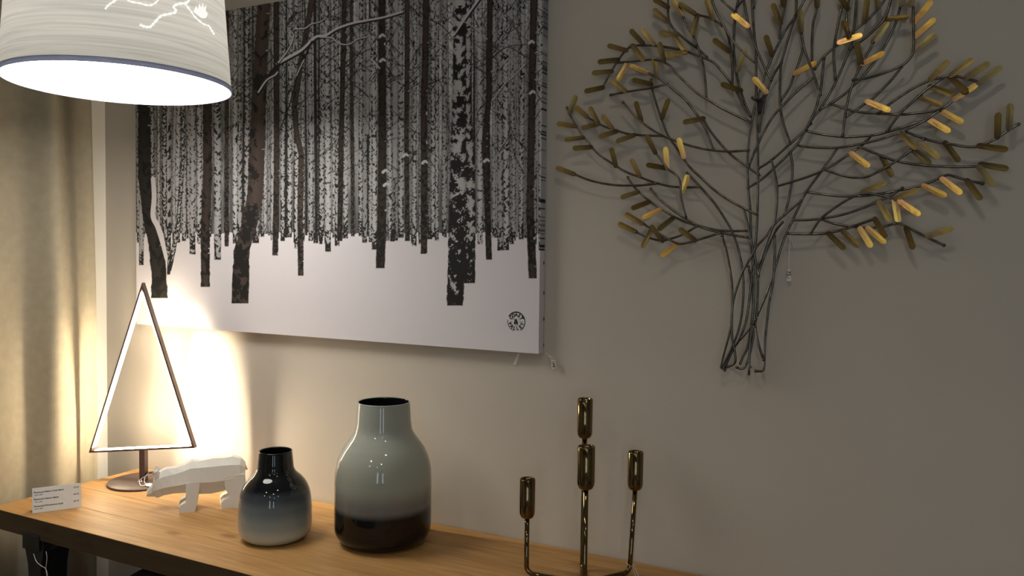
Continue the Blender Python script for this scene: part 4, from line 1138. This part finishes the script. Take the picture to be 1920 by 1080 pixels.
def leaf_mat(name, tip, base, rough):
    m, N, L, b = mat_new(name)
    tc = N.new('ShaderNodeTexCoord'); sp = N.new('ShaderNodeSeparateXYZ'); L.new(tc.outputs['Object'], sp.inputs[0])
    oi = N.new('ShaderNodeObjectInfo')
    n = N.new('ShaderNodeTexNoise'); n.inputs['Scale'].default_value = 120; n.inputs['Detail'].default_value = 4
    ofs = N.new('ShaderNodeVectorMath'); ofs.operation = 'ADD'
    cmb = N.new('ShaderNodeCombineXYZ'); mul = N.new('ShaderNodeMath'); mul.operation = 'MULTIPLY'; mul.inputs[1].default_value = 9.0
    L.new(oi.outputs['Random'], mul.inputs[0]); L.new(mul.outputs[0], cmb.inputs[0]); L.new(mul.outputs[0], cmb.inputs[1])
    L.new(tc.outputs['Object'], ofs.inputs[0]); L.new(cmb.outputs[0], ofs.inputs[1]); L.new(ofs.outputs[0], n.inputs['Vector'])
    ad = N.new('ShaderNodeMath'); ad.operation = 'MULTIPLY_ADD'; ad.inputs[1].default_value = 0.020
    L.new(n.outputs['Fac'], ad.inputs[0]); L.new(sp.outputs['X'], ad.inputs[2])
    mr = N.new('ShaderNodeMapRange'); mr.inputs[1].default_value = 0.008; mr.inputs[2].default_value = 0.040
    L.new(ad.outputs[0], mr.inputs[0])
    r = N.new('ShaderNodeValToRGB'); r.color_ramp.elements[0].color = (*base, 1); r.color_ramp.elements[1].color = (*tip, 1)
    L.new(mr.outputs[0], r.inputs['Fac']); L.new(r.outputs['Color'], b.inputs['Base Color'])
    b.inputs['Metallic'].default_value = 1.0; b.inputs['Roughness'].default_value = rough
    bp = N.new('ShaderNodeBump'); bp.inputs['Strength'].default_value = 0.5; bp.inputs['Distance'].default_value = 0.0012
    L.new(n.outputs['Fac'], bp.inputs['Height']); L.new(bp.outputs['Normal'], b.inputs['Normal'])
    return m
def metal_tree():
    c = at_y(1404, 701, -0.03)
    root = empty('metal_tree', c, 'wire tree wall sculpture with small brass leaves beside the canvas', 'wall sculpture')
    rnd = random.Random(8)
    OFF = 0.024
    beads = []
    for i, w in enumerate(WIRES):
        off = OFF + (i % 4) * 0.0022
        n = len(w)
        pts = []
        for k, (x, y) in enumerate(w):
            bow = 0.006 * math.sin(math.pi * k / max(n - 1, 1)) * ((i % 3) - 1)
            pts.append(at_y(x, y, -(off + bow)))
        bm = bmesh.new()
        add_tube(bm, smooth_path(pts, 4), 0.00245, 7)
        for end in (pts[0], pts[-1]):
            if rnd.random() < 0.75:
                bmesh.ops.create_icosphere(bm, subdivisions=1, radius=0.0038, matrix=Matrix.Translation(end))
        from_bm('branch', bm, M_WIRE, root, True)
    # stand-off pins that hold the trunk to the wall
    for x, y in ((1404, 690), (1360, 690), (1421, 327)):
        p = at_y(x, y, -OFF)
        tube('wall_pin', [p, Vector((p.x, -0.001, p.z))], 0.0022, M_WIRE, root, 7)
    mats = [leaf_mat('bronze_leaf', (0.27, 0.20, 0.075), (0.10, 0.07, 0.05), 0.45), leaf_mat('olive_brass_leaf', (0.36, 0.25, 0.08), (0.17, 0.11, 0.075), 0.38), leaf_mat('glint_leaf', (0.86, 0.56, 0.14), (0.50, 0.27, 0.15), 0.36)]  # last one: brighter copy, with the glint of light-facing leaves put into its colour
    meshes = {}
    def leaf_mesh(kind):
        if kind in meshes: return meshes[kind]
        L0, hw, th = 0.0415, 0.0058, 0.0006
        out = []
        for k in range(7):
            a = -math.pi / 2 + math.pi * k / 6
            out.append((L0 - hw + hw * math.cos(a), hw * math.sin(a)))
        for k in range(5):
            a = math.pi / 2 + math.pi * k / 4
            out.append((hw * 0.8 + hw * 0.8 * math.cos(a), hw * 0.9 * math.sin(a)))
        bm = bmesh.new()
        def zz(x, y): return 0.0012 * (x / L0) ** 2 + 10.0 * y * y
        A = [bm.verts.new((x, y, zz(x, y) + th)) for x, y in out]; C = [bm.verts.new((x, y, zz(x, y) - th)) for x, y in out]
        m0 = [bm.verts.new((x, 0, zz(x, 0) + th)) for x in (0.006, 0.02, 0.034)]; m1 = [bm.verts.new((x, 0, zz(x, 0) - th)) for x in (0.006, 0.02, 0.034)]
        n = len(out)
        def near(x): return 0 if x < 0.012 else (1 if x < 0.028 else 2)
        for k in range(n):
            k2 = (k + 1) % n
            bm.faces.new((A[k], A[k2], C[k2], C[k]))
            a, b_ = near(out[k][0]), near(out[k2][0])
            if a == b_: bm.faces.new((A[k], A[k2], m0[a])); bm.faces.new((C[k2], C[k], m1[a]))
            else:
                rng_ = range(a, b_, 1 if b_ > a else -1)
                bm.faces.new([A[k], A[k2]] + [m0[x] for x in ([b_] + list(rng_)[::-1])]); bm.faces.new([C[k2], C[k]] + [m1[x] for x in (list(rng_) + [b_])])
        bmesh.ops.recalc_face_normals(bm, faces=bm.faces)
        me = bpy.data.meshes.new('leaf'); bm.to_mesh(me); bm.free()
        me.materials.append(mats[kind]); meshes[kind] = me
        return me
    for i, (x0, y0, x1, y1, kind) in enumerate(LEAVES):
        off = OFF + 0.004 + rnd.uniform(0, 0.006)
        a = at_y(x0, y0, -off); t = at_y(x1, y1, -off + rnd.uniform(-0.006, 0.004))
        ax = (t - a); ln = ax.length; ax.normalize()
        nrm = Vector((0, -1, 0)); nrm = (nrm - ax * nrm.dot(ax)).normalized()
        if kind == 2:
            mid = (a + t) / 2
            hv = ((CAM - mid).normalized() + (SPOT_TREE - mid).normalized()).normalized()
            hv = (hv - ax * hv.dot(ax)).normalized()
            nrm = hv
        else:
            nrm = Matrix.Rotation(rnd.uniform(-0.45, 0.45), 3, ax) @ nrm
        side = nrm.cross(ax)
        o = bpy.data.objects.new('leaf', leaf_mesh(kind)); COL.objects.link(o)
        s = (ln + 0.008) / 0.0415
        o.parent = root; o.matrix_parent_inverse = Matrix.Translation(-root.location)
        st = a - ax * 0.004
        o.matrix_local = Matrix.Translation(-root.location) @ Matrix(((ax.x * s, side.x, nrm.x, st.x), (ax.y * s, side.y, nrm.y, st.y), (ax.z * s, side.z, nrm.z, st.z), (0, 0, 0, 1)))
        o.matrix_parent_inverse = Matrix.Identity(4)
        o.matrix_basis = Matrix.Translation(-root.location) @ Matrix(((ax.x * s, side.x, nrm.x, st.x), (ax.y * s, side.y, nrm.y, st.y), (ax.z * s, side.z, nrm.z, st.z), (0, 0, 0, 1)))
metal_tree()
# black hook that carries the tree
hk = empty('wall_hook', at_y(1424, 200, 0), 'small black hook behind the trunk wires of the metal tree', 'hook')
p = at_y(1424, 200, -0.018)
box('hook_body', (p.x - 0.007, -0.022, p.z - 0.014), (p.x + 0.007, 0.0, p.z + 0.014), M_BLACKP, hk, 0.003)
tube('hook_arm', smooth_path([Vector((p.x - 0.014, -0.03, p.z + 0.018)), Vector((p.x - 0.006, -0.030, p.z + 0.012)), Vector((p.x + 0.006, -0.030, p.z + 0.013)), Vector((p.x + 0.012, -0.03, p.z + 0.020))], 5), 0.0025, M_BLACKP, hk, 8)
